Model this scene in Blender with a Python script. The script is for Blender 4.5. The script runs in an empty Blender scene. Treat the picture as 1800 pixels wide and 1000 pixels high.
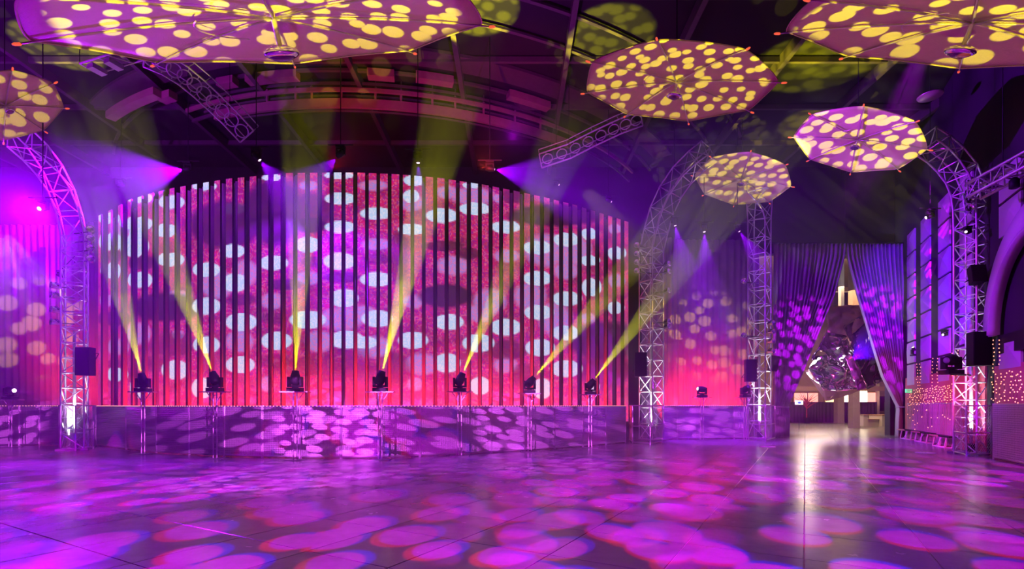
import bpy, bmesh, math, random
from math import sin, cos, pi, radians as R_
from mathutils import Vector, Matrix, noise
random.seed(7)
S = bpy.context.scene
COL = S.collection
EYE = 1.65; F = 900.0; HY = 712.0          # eye height, focal length and horizon row of the 1800x1000 frame

# ------------------------------------------------------------------ camera, world, exposure
cam = bpy.data.cameras.new('camera'); camo = bpy.data.objects.new('camera', cam); COL.objects.link(camo); S.camera = camo
camo.location = (0, 0, EYE); camo.rotation_euler = (pi/2, 0, 0)
cam.lens = 18; cam.sensor_width = 36; cam.shift_y = (HY-500)/1800; cam.clip_end = 300
S.view_settings.view_transform = 'Standard'; S.view_settings.look = 'None'
S.view_settings.exposure = 0; S.view_settings.gamma = 1; S.view_settings.use_curve_mapping = False
S.cycles.max_bounces = 4; S.cycles.diffuse_bounces = 1; S.cycles.use_adaptive_sampling = False; S.cycles.glossy_bounces = 3; S.cycles.volume_bounces = 0
S.cycles.transparent_max_bounces = 12
W = bpy.data.worlds.new('world'); S.world = W; W.use_nodes = True
W.node_tree.nodes['Background'].inputs[0].default_value = (.05, .01, .08, 1)
W.node_tree.nodes['Background'].inputs[1].default_value = .05

def P(px, py, Y): return Vector(((px-900)/F*Y, Y, EYE+(HY-py)/F*Y))
def G(px, py):    # floor point seen at a pixel
    Y = EYE*F/(py-HY); return Vector(((px-900)/F*Y, Y, 0))

# ------------------------------------------------------------------ lights
FLOOR_K = 2.2; YEL_K = 3.2; BEAM_K = 4.2; UP_K = 1.6; VIO_K = 2.0
def spot(loc, tgt, col, p, size, gobo=None, blend=.15, r=.03, roll=0, vol=None):
    l = bpy.data.lights.new('spot', 'SPOT'); l.energy = p; l.spot_size = R_(size); l.spot_blend = blend; l.shadow_soft_size = r
    l.color = col if not gobo else (1, 1, 1)
    o = bpy.data.objects.new('spot', l); COL.objects.link(o); o.location = loc
    q = (Vector(tgt)-Vector(loc)).to_track_quat('-Z', 'Y')
    o.rotation_euler = (q.to_matrix().to_4x4() @ Matrix.Rotation(R_(roll), 4, 'Z')).to_euler()
    if gobo:   # a patterned glass in the projector: round holes; col inside the holes, gobo['bg'] between them
        l.use_nodes = True; nt = l.node_tree; N = nt.nodes.new; L = nt.links.new
        em = nt.nodes['Emission']; tc = N('ShaderNodeTexCoord'); sp = N('ShaderNodeSeparateXYZ'); L(tc.outputs['Normal'], sp.inputs[0])
        def mth(op, a, b):
            n = N('ShaderNodeMath'); n.operation = op
            for k, v in enumerate((a, b)):
                if isinstance(v, (int, float)): n.inputs[k].default_value = v
                else: L(v, n.inputs[k])
            return n.outputs[0]
        dx = mth('DIVIDE', sp.outputs[0], sp.outputs[2]); dy = mth('DIVIDE', sp.outputs[1], sp.outputs[2])
        sx, sy = gobo.get('stretch', (1, 1)); fr = gobo.get('fringe', 0); sd = gobo.get('seed', 0)
        chans = []
        for k in ((-1, 1) if fr else (0,)):
            c = N('ShaderNodeCombineXYZ')
            L(mth('MULTIPLY_ADD', dx, sx), c.inputs[0]); L(mth('MULTIPLY_ADD', dy, sy), c.inputs[1])
            for i in (0, 1): c.inputs[i].links[0].from_node.inputs[2].default_value = sd*3.7+5+i*2.3+k*fr*(1 if i == 0 else .6)
            v = N('ShaderNodeTexVoronoi'); v.voronoi_dimensions = '2D'; v.inputs['Scale'].default_value = gobo['scale']; v.inputs['Randomness'].default_value = gobo.get('rand', .75)
            L(c.outputs[0], v.inputs['Vector'])
            # hole size differs from cell to cell
            sc = N('ShaderNodeSeparateColor'); L(v.outputs['Color'], sc.inputs[0])
            rad = mth('MULTIPLY_ADD', sc.outputs[0], gobo.get('vary', .1)); rad.node.inputs[2].default_value = gobo.get('rad', .34)
            d = mth('SUBTRACT', rad, v.outputs['Distance'])
            m = N('ShaderNodeMapRange'); m.inputs['From Min'].default_value = -gobo.get('soft', .02); m.inputs['From Max'].default_value = gobo.get('soft', .02)
            L(d, m.inputs['Value']); chans.append(m.outputs[0])
        if 'cut' in gobo:   # framing shutter of the projector: nothing above this slope
            sh = N('ShaderNodeMapRange'); sh.inputs['From Min'].default_value = gobo['cut']+.012; sh.inputs['From Max'].default_value = gobo['cut']-.012
            L(mth('MULTIPLY', dy, -1.0), sh.inputs['Value']); L(sh.outputs[0], em.inputs['Strength'])
        bg = gobo.get('bg', (0, 0, 0)); cc = N('ShaderNodeCombineColor')
        for i in range(3):
            s = chans[0] if (i < 2 or len(chans) == 1) else chans[1]
            o_ = mth('MULTIPLY_ADD', s, col[i]-bg[i]); o_.node.inputs[2].default_value = bg[i]
            L(o_, cc.inputs[i])
        L(cc.outputs[0], em.inputs['Color'])
    return o
def area(loc, tgt, col, p, sx, sy):
    l = bpy.data.lights.new('area', 'AREA'); l.energy = p; l.color = col; l.shape = 'RECTANGLE'; l.size = sx; l.size_y = sy
    o = bpy.data.objects.new('area', l); COL.objects.link(o); o.location = loc
    o.rotation_euler = (Vector(tgt)-Vector(loc)).to_track_quat('-Z', 'Y').to_euler(); return o

MAG = (.72, 0, .92); PUR = (.3, 0, 1.0); YEL = (1, .86, 0); VIO = (.3, 0, 1.0)
# floor projectors hung above and behind the viewpoint: magenta dots over the whole floor, shuttered off the barrier
for i, (x, y, z, tx, ty, p, s, sc, ro, cut) in enumerate([
        (-2.6, 1.2, 6.3, -3, 6.0, 4600, 84, 9, 10, 9), (2.6, 1.2, 6.3, 4.6, 6.4, 4600, 84, 7.6, 40, 9),
        (1.5, 2.4, 6.6, 3, 13, 8500, 40, 11, 0, 15.8), (-6.5, 2.4, 6.6, -7.5, 12.5, 8500, 40, 11.5, 0, 15.6),
        (-13, 4, 6.8, -17, 13, 8500, 46, 11, 0, 20), (9.5, 4, 6.6, 12, 15, 9500, 44, 11, 0, 24), (7.2, 2.4, 6.0, 8.5, 8, 2600, 56, 7.2, 0, 24), (5, 3.5, 6.4, 7, 15.5, 8000, 36, 14, 0, 21)]):
    g = dict(scale=sc, fringe=.006 if i < 2 else .004, rad=.33, vary=.13, soft=.025, seed=i+2, bg=(.045, 0, .06))
    if cut > 10:
        dd = math.atan2(z, ty-y); g['cut'] = math.tan(dd-math.atan2(z, cut-y))
    spot((x, y, z), (tx, ty, 0), MAG, p*FLOOR_K, s, g, r=.008, roll=ro, blend=.5)
# projectors thrown across the barrier: flattened lilac dots
for i, (loc, tgt, p, s, sc) in enumerate([((2, 3, 4), (-10, 17, 1.0), 2600, 34, 34), ((-9.5, 3, 4), (-3, 16.4, .9), 2600, 36, 34),
        ((-3, 4, 4), (3, 19.5, .9), 2900, 30, 36), ((8, 9, 5), (10, 25.5, .9), 1500, 26, 30), ((-16, 9, 6), (-24, 24, .9), 1900, 32, 28)]):
    spot(loc, tgt, (.8, .1, 1), p*9.0, s, dict(scale=sc, stretch=(.6, 1.5), rad=.30, vary=.12, soft=.04, seed=i+20, bg=(.01, .0, .015), cut=.075), r=.008, blend=.4)

# ------------------------------------------------------------------ materials
def mat(name, col, rough=.5, metal=0, emit=None, estr=0, bump=None, bscale=40, bdist=.01, spec=.5, var=0, vscale=6):
    m = bpy.data.materials.new(name); m.use_nodes = True; nt = m.node_tree; b = nt.nodes['Principled BSDF']
    b.inputs['Base Color'].default_value = (*col, 1); b.inputs['Roughness'].default_value = rough; b.inputs['Metallic'].default_value = metal
    b.inputs['Specular IOR Level'].default_value = spec
    if emit: b.inputs['Emission Color'].default_value = (*emit, 1); b.inputs['Emission Strength'].default_value = estr; m.cycles.emission_sampling = 'NONE'
    tc = None
    if bump or var:
        tc = nt.nodes.new('ShaderNodeTexCoord')
        t = nt.nodes.new('ShaderNodeTexNoise'); t.inputs['Scale'].default_value = vscale; t.inputs['Detail'].default_value = 5
        nt.links.new(tc.outputs['Object'], t.inputs['Vector'])
    if var:
        mx = nt.nodes.new('ShaderNodeMix'); mx.data_type = 'RGBA'; mx.inputs[6].default_value = (*[c*(1-var) for c in col], 1); mx.inputs[7].default_value = (*[min(1, c*(1+var)) for c in col], 1)
        nt.links.new(t.outputs['Fac'], mx.inputs[0]); nt.links.new(mx.outputs[2], b.inputs['Base Color'])
    if bump:
        if bump == 'noise': h = nt.nodes.new('ShaderNodeTexNoise'); h.inputs['Scale'].default_value = bscale; ho = h.outputs['Fac']
        elif bump == 'weave': h = nt.nodes.new('ShaderNodeTexVoronoi'); h.inputs['Scale'].default_value = bscale; h.inputs['Randomness'].default_value = .1; ho = h.outputs['Distance']
        else: h = nt.nodes.new('ShaderNodeTexWave'); h.inputs['Scale'].default_value = bscale; h.bands_direction = 'DIAGONAL'; ho = h.outputs['Fac']
        nt.links.new(tc.outputs['Object'], h.inputs['Vector'])
        bp = nt.nodes.new('ShaderNodeBump'); bp.inputs['Distance'].default_value = bdist; bp.inputs['Strength'].default_value = .8
        nt.links.new(ho, bp.inputs['Height']); nt.links.new(bp.outputs[0], b.inputs['Normal'])
    return m
M = dict(
    black=mat('black_painted_metal', (.01, .01, .012), .55, spec=.25), grille=mat('speaker_grille', (.006, .006, .008), .7, spec=.2, bump='weave', bscale=60),
    alu=mat('truss_aluminium', (.62, .62, .64), .42, .45, var=.1), steel=mat('dark_steel', (.18, .18, .19), .4, .6),
    fabric=mat('umbrella_fabric', (.72, .64, .32), .85, bump='noise', bscale=30, var=.06), rib=mat('umbrella_rib', (.7, .62, .5), .35, .5),
    chrome=mat('chrome', (.85, .85, .88), .08, 1), glass=mat('violet_lens', (.12, .02, .2), .05, .2),
    redtip=mat('red_tip_lamp', (.6, .05, .03), .4, emit=(1, .12, .05), estr=.9),
    curtain=mat('stage_curtain', (.5, .4, .46), .8, var=.12, vscale=2), drape=mat('satin_drape', (.3, .25, .32), .6, var=.1, vscale=2),
    bpanel=mat('barrier_mesh', (.42, .38, .42), .45, .3, bump='weave', bscale=16, bdist=.03), pipe=mat('fence_pipe', (.5, .46, .5), .35, .7),
    ceil=mat('dark_ceiling', (.016, .014, .015), .9, var=.3, vscale=1), beam=mat('roof_steel', (.09, .07, .07), .6, var=.2), duct=mat('painted_duct', (.3, .17, .15), .5, var=.2),
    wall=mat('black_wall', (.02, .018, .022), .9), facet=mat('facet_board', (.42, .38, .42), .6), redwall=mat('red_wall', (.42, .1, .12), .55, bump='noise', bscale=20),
    bulb=mat('fairy_bulb', (.9, .5, .3), .4, emit=(1, .3, .12), estr=3), pinkbulb=mat('rail_bulb', (.9, .5, .3), .4, emit=(1, .4, .25), estr=2),
    ylens=mat('yellow_lens', (1, 1, .6), .2, emit=(1, .9, .25), estr=12), plens=mat('violet_lamp_lens', (1, .8, 1), .2, emit=(1, .5, 1), estr=7), wlens=mat('lamp_lens_off', (.3, .3, .35), .08, .3),
    concrete=mat('concrete', (.36, .27, .22), .8, var=.2, bump='noise', bscale=12), warm=mat('warm_plaster', (.5, .33, .2), .7, var=.15),
    wood=mat('bench_wood', (.4, .26, .15), .5, var=.2), white=mat('white_paint', (.7, .68, .66), .5), pleat=mat('black_pleated_cloth', (.035, .03, .035), .8),
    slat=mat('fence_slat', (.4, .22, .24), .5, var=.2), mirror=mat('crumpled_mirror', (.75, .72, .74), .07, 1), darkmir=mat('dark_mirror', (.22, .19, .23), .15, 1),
    purmir=mat('violet_mirror', (.55, .1, .6), .2, .8), rock=mat('copper_sheet', (.4, .2, .2), .3, .8),
    signw=mat('lightbox', (.9, .9, .9), .4, emit=(1, .9, .85), estr=1.2), signb=mat('lightbox_blue', (.05, .1, .5), .4, emit=(.05, .15, .7), estr=1), green=mat('exit_green', (.1, .6, .3), .4, emit=(.15, .9, .4), estr=.9),
    winw=mat('bright_window', (1, 1, 1), .5, emit=(1, .82, .55), estr=9), winp=mat('pink_window', (1, .5, .45), .5, emit=(1, .36, .28), estr=1.6), winy=mat('amber_window', (1, .8, .4), .5, emit=(1, .7, .25), estr=3.5),
    orangelit=mat('orange_lit_steel', (.5, .12, .08), .6), leaf=mat('red_leaf', (.5, .05, .06), .6), dish=mat('hammered_dish', (.7, .62, .5), .35, .6),  # pillar steel carries its orange light in the colour
)
# floor tile: glossy dark stone, each tile a little different
mt = bpy.data.materials.new('floor_tile'); mt.use_nodes = True; nt = mt.node_tree; b = nt.nodes['Principled BSDF']; b.inputs['Specular IOR Level'].default_value = .38
oi = nt.nodes.new('ShaderNodeObjectInfo'); geo = nt.nodes.new('ShaderNodeNewGeometry'); nz = nt.nodes.new('ShaderNodeTexNoise'); nz.inputs['Scale'].default_value = 1.7; nz.inputs['Detail'].default_value = 7; nz.inputs['Roughness'].default_value = .65
nt.links.new(geo.outputs['Position'], nz.inputs['Vector'])
ad = nt.nodes.new('ShaderNodeMath'); ad.operation = 'MULTIPLY_ADD'; ad.inputs[1].default_value = .35; nt.links.new(oi.outputs['Random'], ad.inputs[0]); nt.links.new(nz.outputs['Fac'], ad.inputs[2])
cr = nt.nodes.new('ShaderNodeMapRange'); cr.inputs['From Min'].default_value = .3; cr.inputs['From Max'].default_value = 1.1; cr.inputs['To Min'].default_value = .11; cr.inputs['To Max'].default_value = .23
nt.links.new(ad.outputs[0], cr.inputs[0]); nt.links.new(cr.outputs[0], b.inputs['Base Color'])
rr = nt.nodes.new('ShaderNodeMapRange'); rr.inputs['To Min'].default_value = .14; rr.inputs['To Max'].default_value = .34; nt.links.new(nz.outputs['Fac'], rr.inputs[0]); nt.links.new(rr.outputs[0], b.inputs['Roughness'])
M['tile'] = mt; M['grout'] = mat('floor_joint', (.3, .27, .26), .5)

# ------------------------------------------------------------------ mesh helpers
class MB:
    def __init__(s): s.v = []; s.f = []
    def box(s, a, b):
        (x0, y0, z0), (x1, y1, z1) = a, b; n = len(s.v)
        s.v += [(x0, y0, z0), (x1, y0, z0), (x1, y1, z0), (x0, y1, z0), (x0, y0, z1), (x1, y0, z1), (x1, y1, z1), (x0, y1, z1)]
        s.f += [tuple(n+i for i in q) for q in ((3, 2, 1, 0), (4, 5, 6, 7), (0, 1, 5, 4), (1, 2, 6, 5), (2, 3, 7, 6), (3, 0, 4, 7))]; return s
    def obox(s, c, ax, ay, az):   # oriented box from centre and three half-axes
        c, ax, ay, az = map(Vector, (c, ax, ay, az)); n = len(s.v)
        for k in (-1, 1):
            for i, j in ((-1, -1), (1, -1), (1, 1), (-1, 1)): s.v.append(tuple(c+ax*i+ay*j+az*k))
        s.f += [tuple(n+i for i in q) for q in ((3, 2, 1, 0), (4, 5, 6, 7), (0, 1, 5, 4), (1, 2, 6, 5), (2, 3, 7, 6), (3, 0, 4, 7))]; return s
    def tube(s, pts, r, n=8, closed=False):
        pts = [Vector(p) for p in pts]; m = len(pts); base = len(s.v); up = None
        for i, p in enumerate(pts):
            if closed: t = pts[(i+1) % m]-pts[i-1]
            else: t = pts[min(i+1, m-1)]-pts[max(i-1, 0)]
            t.normalize()
            if up is None: up = t.orthogonal().normalized()
            up = (up-t*up.dot(t)).normalized(); w = t.cross(up); rad = r[i] if isinstance(r, (list, tuple)) else r
            for k in range(n): a = 2*pi*k/n; s.v.append(tuple(p+(up*cos(a)+w*sin(a))*rad))
        for i in range(m if closed else m-1):
            for k in range(n):
                a = base+i*n+k; b_ = base+i*n+(k+1) % n; j = (i+1) % m
                s.f.append((a, b_, base+j*n+(k+1) % n, base+j*n+k))
        if not closed: s.f += [tuple(base+k for k in reversed(range(n))), tuple(base+(m-1)*n+k for k in range(n))]
        return s
    def lathe(s, prof, n=20, mw=None):
        base = len(s.v)
        for r, z in prof:
            for k in range(n):
                v = Vector((r*cos(2*pi*k/n), r*sin(2*pi*k/n), z)); s.v.append(tuple(mw @ v if mw else v))
        for i in range(len(prof)-1):
            for k in range(n): s.f.append((base+i*n+k, base+i*n+(k+1) % n, base+(i+1)*n+(k+1) % n, base+(i+1)*n+k))
        s.f += [tuple(base+k for k in reversed(range(n))), tuple(base+(len(prof)-1)*n+k for k in range(n))]
        return s
    def build(s, name, m, parent=None, smooth=False):
        me = bpy.data.meshes.new(name); me.from_pydata(s.v, [], s.f); me.validate(); me.update()
        me.materials.append(M[m] if isinstance(m, str) else m)
        if smooth: me.polygons.foreach_set('use_smooth', [True]*len(me.polygons))
        o = bpy.data.objects.new(name, me); COL.objects.link(o); o.parent = parent; return o
def empty(name, loc=(0, 0, 0), rz=0):
    o = bpy.data.objects.new(name, None); COL.objects.link(o); o.location = loc; o.rotation_euler = (0, 0, rz); o.empty_display_size = .1; return o
def tag(o, label=None, cat=None, group=None, kind=None):
    for k, v in (('label', label), ('category', cat), ('group', group), ('kind', kind)):
        if v: o[k] = v
    return o
def copy_tree(o, parent=None):
    c = o.copy(); COL.objects.link(c); c.parent = parent
    for ch in list(o.children): copy_tree(ch, c)
    return c
_uc = MB().tube([(0, 0, 0), (0, 0, 1)], 1, 6).build('unit_bar', 'alu'); UC = _uc.data; bpy.data.objects.remove(_uc)
UCM = {}
def bar(name, a, b, r, m, parent):      # a thin round bar that shares one mesh
    if m not in UCM:
        d = UC.copy(); d.materials.clear(); d.materials.append(M[m]); UCM[m] = d
    a, b = Vector(a), Vector(b); o = bpy.data.objects.new(name, UCM[m]); COL.objects.link(o); o.parent = parent
    q = (b-a).to_track_quat('Z', 'Y'); o.location = a; o.rotation_mode = 'QUATERNION'; o.rotation_quaternion = q; o.scale = (r, r, (b-a).length); return o
ORD = ['first', 'second', 'third', 'fourth', 'fifth', 'sixth', 'seventh', 'eighth', 'ninth', 'tenth', 'eleventh', 'twelfth', 'thirteenth', 'fourteenth', 'fifteenth', 'sixteenth', 'seventeenth', 'eighteenth', 'nineteenth', 'twentieth']
TENS = {20: 'twenty', 30: 'thirty', 40: 'forty', 50: 'fifty'}
def ordn(i):
    i += 1
    if i <= 20: return ORD[i-1]
    t = i//10*10
    return (TENS[t][:-1]+'ieth') if i == t else TENS[t]+'-'+ORD[i-t-1]
def struct(o): o['kind'] = 'structure'; return o

# ------------------------------------------------------------------ measured lines of the photograph (pixels -> plan)
def interp(tab, x):
    for (x0, y0), (x1, y1) in zip(tab, tab[1:]):
        if x <= x1: return y0+(y1-y0)*(x-x0)/(x1-x0)
    (x0, y0), (x1, y1) = tab[-2:]; return y1+(y1-y0)*(x-x1)/(x1-x0)
TOPS = [(175, 378), (192, 370), (227, 351), (264, 340), (302, 331), (341, 324), (402, 314), (465, 308), (508, 304), (593, 303), (635, 303.5), (695, 306), (734, 309), (775, 313), (814, 319), (853, 325), (908, 336), (963, 348), (1010, 360), (1045, 371), (1101, 389)]
BAR = [(170, 783), (270, 796), (390, 803), (530, 806), (670, 806), (800, 799.5), (920, 793), (1030, 785), (1100, 778)]
def led_xy(px): Y = 8.5*F/(HY-interp(TOPS, px)); return Vector(((px-900)/F*Y, Y))
# circle through three points of the screen wall
p1, p2, p3 = led_xy(175), led_xy(593), led_xy(1101)
A_ = Matrix(((p2.x-p1.x, p2.y-p1.y), (p3.x-p1.x, p3.y-p1.y))); bb = Vector(((p2.length_squared-p1.length_squared)/2, (p3.length_squared-p1.length_squared)/2))
CC = A_.inverted() @ bb; CR = (p1-CC).length
# right-hand wall line
WA, WB = Vector((14.9, 14.9)), Vector((20.4, 26.9)); WD = (WB-WA).normalized(); WN = Vector((-WD.y, WD.x))   # WN points into the room
def wall_pt(px, off=0):
    k = (px-900)/F; A0 = WA+WN*off
    t = (k*A0.y-A0.x)/(WD.x-k*WD.y); return A0+WD*t
def wz(px, py, off=0): return EYE+(HY-py)/F*wall_pt(px, off).y

# ================================================================== SETTING
TD = Vector((sin(R_(29.8)), cos(R_(29.8)), 0)); TE = Vector((TD.y, -TD.x, 0)); TS = 1.22
floor = struct(MB().box((-34, -4, -.3), (34, 52, -.008)).build('floor', 'grout'))
tiles = []
for i in range(-32, 52):
    for j in range(-34, 36):
        c = TD*((i+.5)*TS)+TE*((j+.5)*TS)+Vector((.1, .2, 0))
        if c.y < 3 or c.y > 51 or abs(c.x) > 33: continue
        px = 900+F*c.x/c.y; py = HY+F*EYE/c.y
        if -140 < px < 1940 and py < 1090:
            if c.y > 28 and not 1330 < px < 1640: continue
            tiles.append((c.y, c))
tiles.sort(key=lambda t: t[0])
def tile_mesh(mb, c, h=.008):
    a = TS/2-.005; n = len(mb.v)
    for z, e in ((-h, 0), (-.002, 0), (0, .004)):
        for sx, sy in ((-1, -1), (1, -1), (1, 1), (-1, 1)): mb.v.append(tuple(c+TD*(sx*(a-e))+TE*(sy*(a-e))+Vector((0, 0, z))))
    for l in (0, 4):
        for k in range(4): mb.f.append((n+l+(k+1) % 4, n+l+k, n+l+4+k, n+l+4+(k+1) % 4))
    mb.f.append((n+11, n+10, n+9, n+8)); return mb
tm = tile_mesh(MB(), Vector((0, 0, 0))).build('floor_tile', 'tile', floor)
# normals up
me = tm.data; bm = bmesh.new(); bm.from_mesh(me); bmesh.ops.recalc_face_normals(bm, faces=bm.faces)
if max(bm.faces, key=lambda f: f.calc_area()).normal.z < 0: bmesh.ops.reverse_faces(bm, faces=bm.faces)
bm.to_mesh(me); bm.free()
tm.location = tiles[0][1]
for _, c in tiles[1:300]:
    o = tm.copy(); COL.objects.link(o); o.location = c
rest = MB()
for _, c in tiles[300:]: tile_mesh(rest, c)
ro = rest.build('distant_floor_tile', 'tile', floor); ro['kind'] = 'stuff'; bm = bmesh.new(); bm.from_mesh(ro.data); bmesh.ops.recalc_face_normals(bm, faces=bm.faces)
for f in bm.faces:
    if f.calc_area() > 1 and f.normal.z < 0: bmesh.ops.reverse_faces(bm, faces=bm.faces); break
bm.to_mesh(ro.data); bm.free()

CZ = 14.6
ceiling = struct(MB().box((-34, -2, CZ), (34, 28.4, CZ+.3)).build('ceiling', 'ceil'))
wb = MB().box((-28, 27.9, 0), (13.25, 28.3, CZ)).box((13.25, 27.9, 9.9), (20.6, 28.3, CZ)).box((20.6, 27.9, 0), (34, 28.3, CZ)).build('wall_back', 'wall'); struct(wb)
struct(MB().box((-28.4, -2, 0), (-28, 28.3, CZ)).build('wall_left', 'wall'))

def ring(name, r, z0, z1, w, pa, pb, m='beam', seg=60, parent=None):
    """curved beam on a circle round CC between the plan directions of two pixels"""
    def ang(px):
        k = (px-900)/F   # nearer intersection of the ray with the circle of radius r
        a = k*k+1; b_ = -2*(k*CC.x+CC.y); c = CC.length_squared-r*r; d = max(0, b_*b_-4*a*c); y = (-b_-math.sqrt(d))/(2*a)
        return math.atan2(y-CC.y, k*y-CC.x)
    a0, a1 = ang(pa), ang(pb); mb = MB(); n = 0
    for i in range(seg+1):
        a = a0+(a1-a0)*i/seg
        for rr_, z in ((r, z0), (r+w, z0), (r+w, z1), (r, z1)): mb.v.append((CC.x+rr_*cos(a), CC.y+rr_*sin(a), z))
    for i in range(seg):
        for k in range(4): mb.f.append((i*4+k, i*4+(k+1) % 4, i*4+4+(k+1) % 4, i*4+4+k))
    mb.f += [(3, 2, 1, 0), (seg*4, seg*4+1, seg*4+2, seg*4+3)]
    return mb.build(name, m, parent)
def rad_for(px, py, z):
    Y = (z-EYE)*F/(HY-py); return (Vector(((px-900)/F*Y, Y))-CC).length
rings = [(640, 192, 13.4, .35, .12, 380, 1000, 'duct'), (640, 163, 14.0, .14, .10, 330, 1110, 'duct'), (640, 150, 14.3, .1, .05, 360, 980, 'beam'), (640, 157, 14.2, .08, .05, 360, 960, 'beam'),
         (640, 172, 13.9, .08, .05, 360, 960, 'beam'), (640, 181, 13.8, .12, .08, 340, 1150, 'beam'), (640, 198, 13.3, .06, .05, 420, 960, 'beam'),
         (700, 112, 14.45, .12, .9, 200, 1150, 'beam'), (700, 133, 14.4, .10, .12, 200, 1200, 'beam'), (900, 60, 14.4, .08, .12, 700, 1400, 'beam'), (980, 22, 14.4, .08, .12, 700, 1500, 'beam')]
for i, (px, py, z, h, w, a, b_, m) in enumerate(rings):
    o = ring('trim_%d' % (i+1), rad_for(px, py, z), z, z+h, w, a, b_, m); struct(o); tag(o, 'curved roof beam following the arc of the stage, %s of the ceiling curves counted upward' % ordn(i))
def seg_duct(pa, pb, py, z, w=.35):
    o = ring('ceiling_duct', rad_for((pa+pb)/2, py, z), z, z+.28, w, pa, pb, 'duct', 8)
    return o
DL = ['short red-lit duct in the roof above the left screens', 'red-lit duct just left of the bright roof hatch', 'red-lit duct just right of the bright roof hatch', 'long sloping red duct at the right end of the roof curves', 'pink-lit duct over the left haze, longest of a pair', 'short pink-lit duct beside the longer one over the left haze', 'red duct left of the ringed truss end']
for (a, b_, py, z), lb in zip([(441, 528, 147, 14.2), (648, 694, 143, 14.2), (731, 795, 150, 14.2), (890, 960, 186, 14.2), (203, 285, 190, 13.6), (292, 312, 181, 13.6), (392, 420, 156, 14.1)], DL):
    o = seg_duct(a, b_, py, z); tag(o, lb, 'duct', 'roof ducts')
# roof joists running away from the viewer, plus cross pipes
jn = 0
for x in range(-26, 30, 4):
    o = MB().box((x-.09, 8, CZ-.42), (x+.09, 27.9, CZ)).build('ceiling_joist', 'beam', ceiling)
for y in (13, 16, 19, 22, 25):
    MB().box((-27, y-.06, CZ-.25), (27, y+.06, CZ-.05)).build('ceiling_purlin', 'beam', ceiling)
# brackets between the curved beams
for i, px in enumerate([400, 470, 520, 548, 600, 660, 705, 760, 800, 850, 905, 950]):
    a = P(px, 163 if i % 2 else 172, 0.0001)
    r0 = rad_for(640, 150, 14.3); r1 = rad_for(640, 192, 13.4)
    k = (px-900)/F
    def hit(r):
        aa = k*k+1; b_ = -2*(k*CC.x+CC.y); c = CC.length_squared-r*r; y = (-b_-math.sqrt(max(0, b_*b_-4*aa*c)))/(2*aa); return Vector((k*y, y, 0))
    q0, q1 = hit(r0)+Vector((0, 0, 14.25)), hit(r1)+Vector((0, 0, 13.6))
    bar('roof_bracket', q0, q1, .05, 'duct', ceiling)
    bar('roof_hanger', q1, q1+Vector((0, 0, CZ-13.6)), .03, 'beam', ceiling)

# right wall
w0, w1 = WA-WD*9, WB+WD*1.2
mb = MB(); c = (w0+w1)/2-WN*.2
mb.obox((c.x, c.y, CZ/2), (*(WD*((w1-w0).length/2)), 0), (*(WN*.2), 0), (0, 0, CZ/2))
wr = struct(mb.build('wall_right', 'wall'))
# lower red wall face
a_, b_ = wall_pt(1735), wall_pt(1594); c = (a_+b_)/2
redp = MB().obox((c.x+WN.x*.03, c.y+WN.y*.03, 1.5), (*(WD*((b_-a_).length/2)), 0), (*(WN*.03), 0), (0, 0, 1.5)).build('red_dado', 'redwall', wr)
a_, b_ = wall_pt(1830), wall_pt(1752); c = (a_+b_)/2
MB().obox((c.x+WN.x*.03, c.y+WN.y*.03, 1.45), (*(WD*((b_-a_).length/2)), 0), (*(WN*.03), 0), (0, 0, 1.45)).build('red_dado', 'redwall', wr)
# facet panels: a folded square board per panel
def facet(c2, w, z0, z1, flip):
    c3 = Vector((c2.x, c2.y, 0)); d = Vector((WD.x, WD.y, 0)); n = Vector((WN.x, WN.y, 0)); g = .03
    A = c3-d*(w/2)+Vector((0, 0, z0+g)); B = c3+d*(w/2)+Vector((0, 0, z0+g)); C_ = c3+d*(w/2)+Vector((0, 0, z1-g)); D = c3-d*(w/2)+Vector((0, 0, z1-g))
    pk = c3+n*.17+d*(w*.18*flip)+Vector((0, 0, z0+(z1-z0)*.6)); o_ = n*.06
    mb = MB(); mb.v = [tuple(q) for q in (A, B, C_, D, A+o_, B+o_, C_+o_, D+o_, pk)]
    mb.f = [(3, 2, 1, 0), (0, 1, 5, 4), (1, 2, 6, 5), (2, 3, 7, 6), (3, 0, 4, 7), (4, 5, 8), (5, 6, 8), (6, 7, 8), (7, 4, 8)]
    return mb.build('facet_panel', 'facet', wr)
for ci, (pa, pb, zt, zb) in enumerate([(1597, 1610, 10.2, 2.6), (1621, 1637, 10.4, 2.6), (1652, 1672, 10.4, 2.6), (1690, 1712, 10.4, 2.8), (1760, 1799, 3.9, 2.75), (1760, 1799, 9.2, 6.9)]):
    a_, b_ = wall_pt(pa), wall_pt(pb); w = (a_-b_).length; z = zb; k = 0
    while z+1.0 <= zt+.6:
        facet((a_+b_)/2, w, z, z+1.05, 1 if k % 2 else -1); z += 1.08; k += 1

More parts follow.
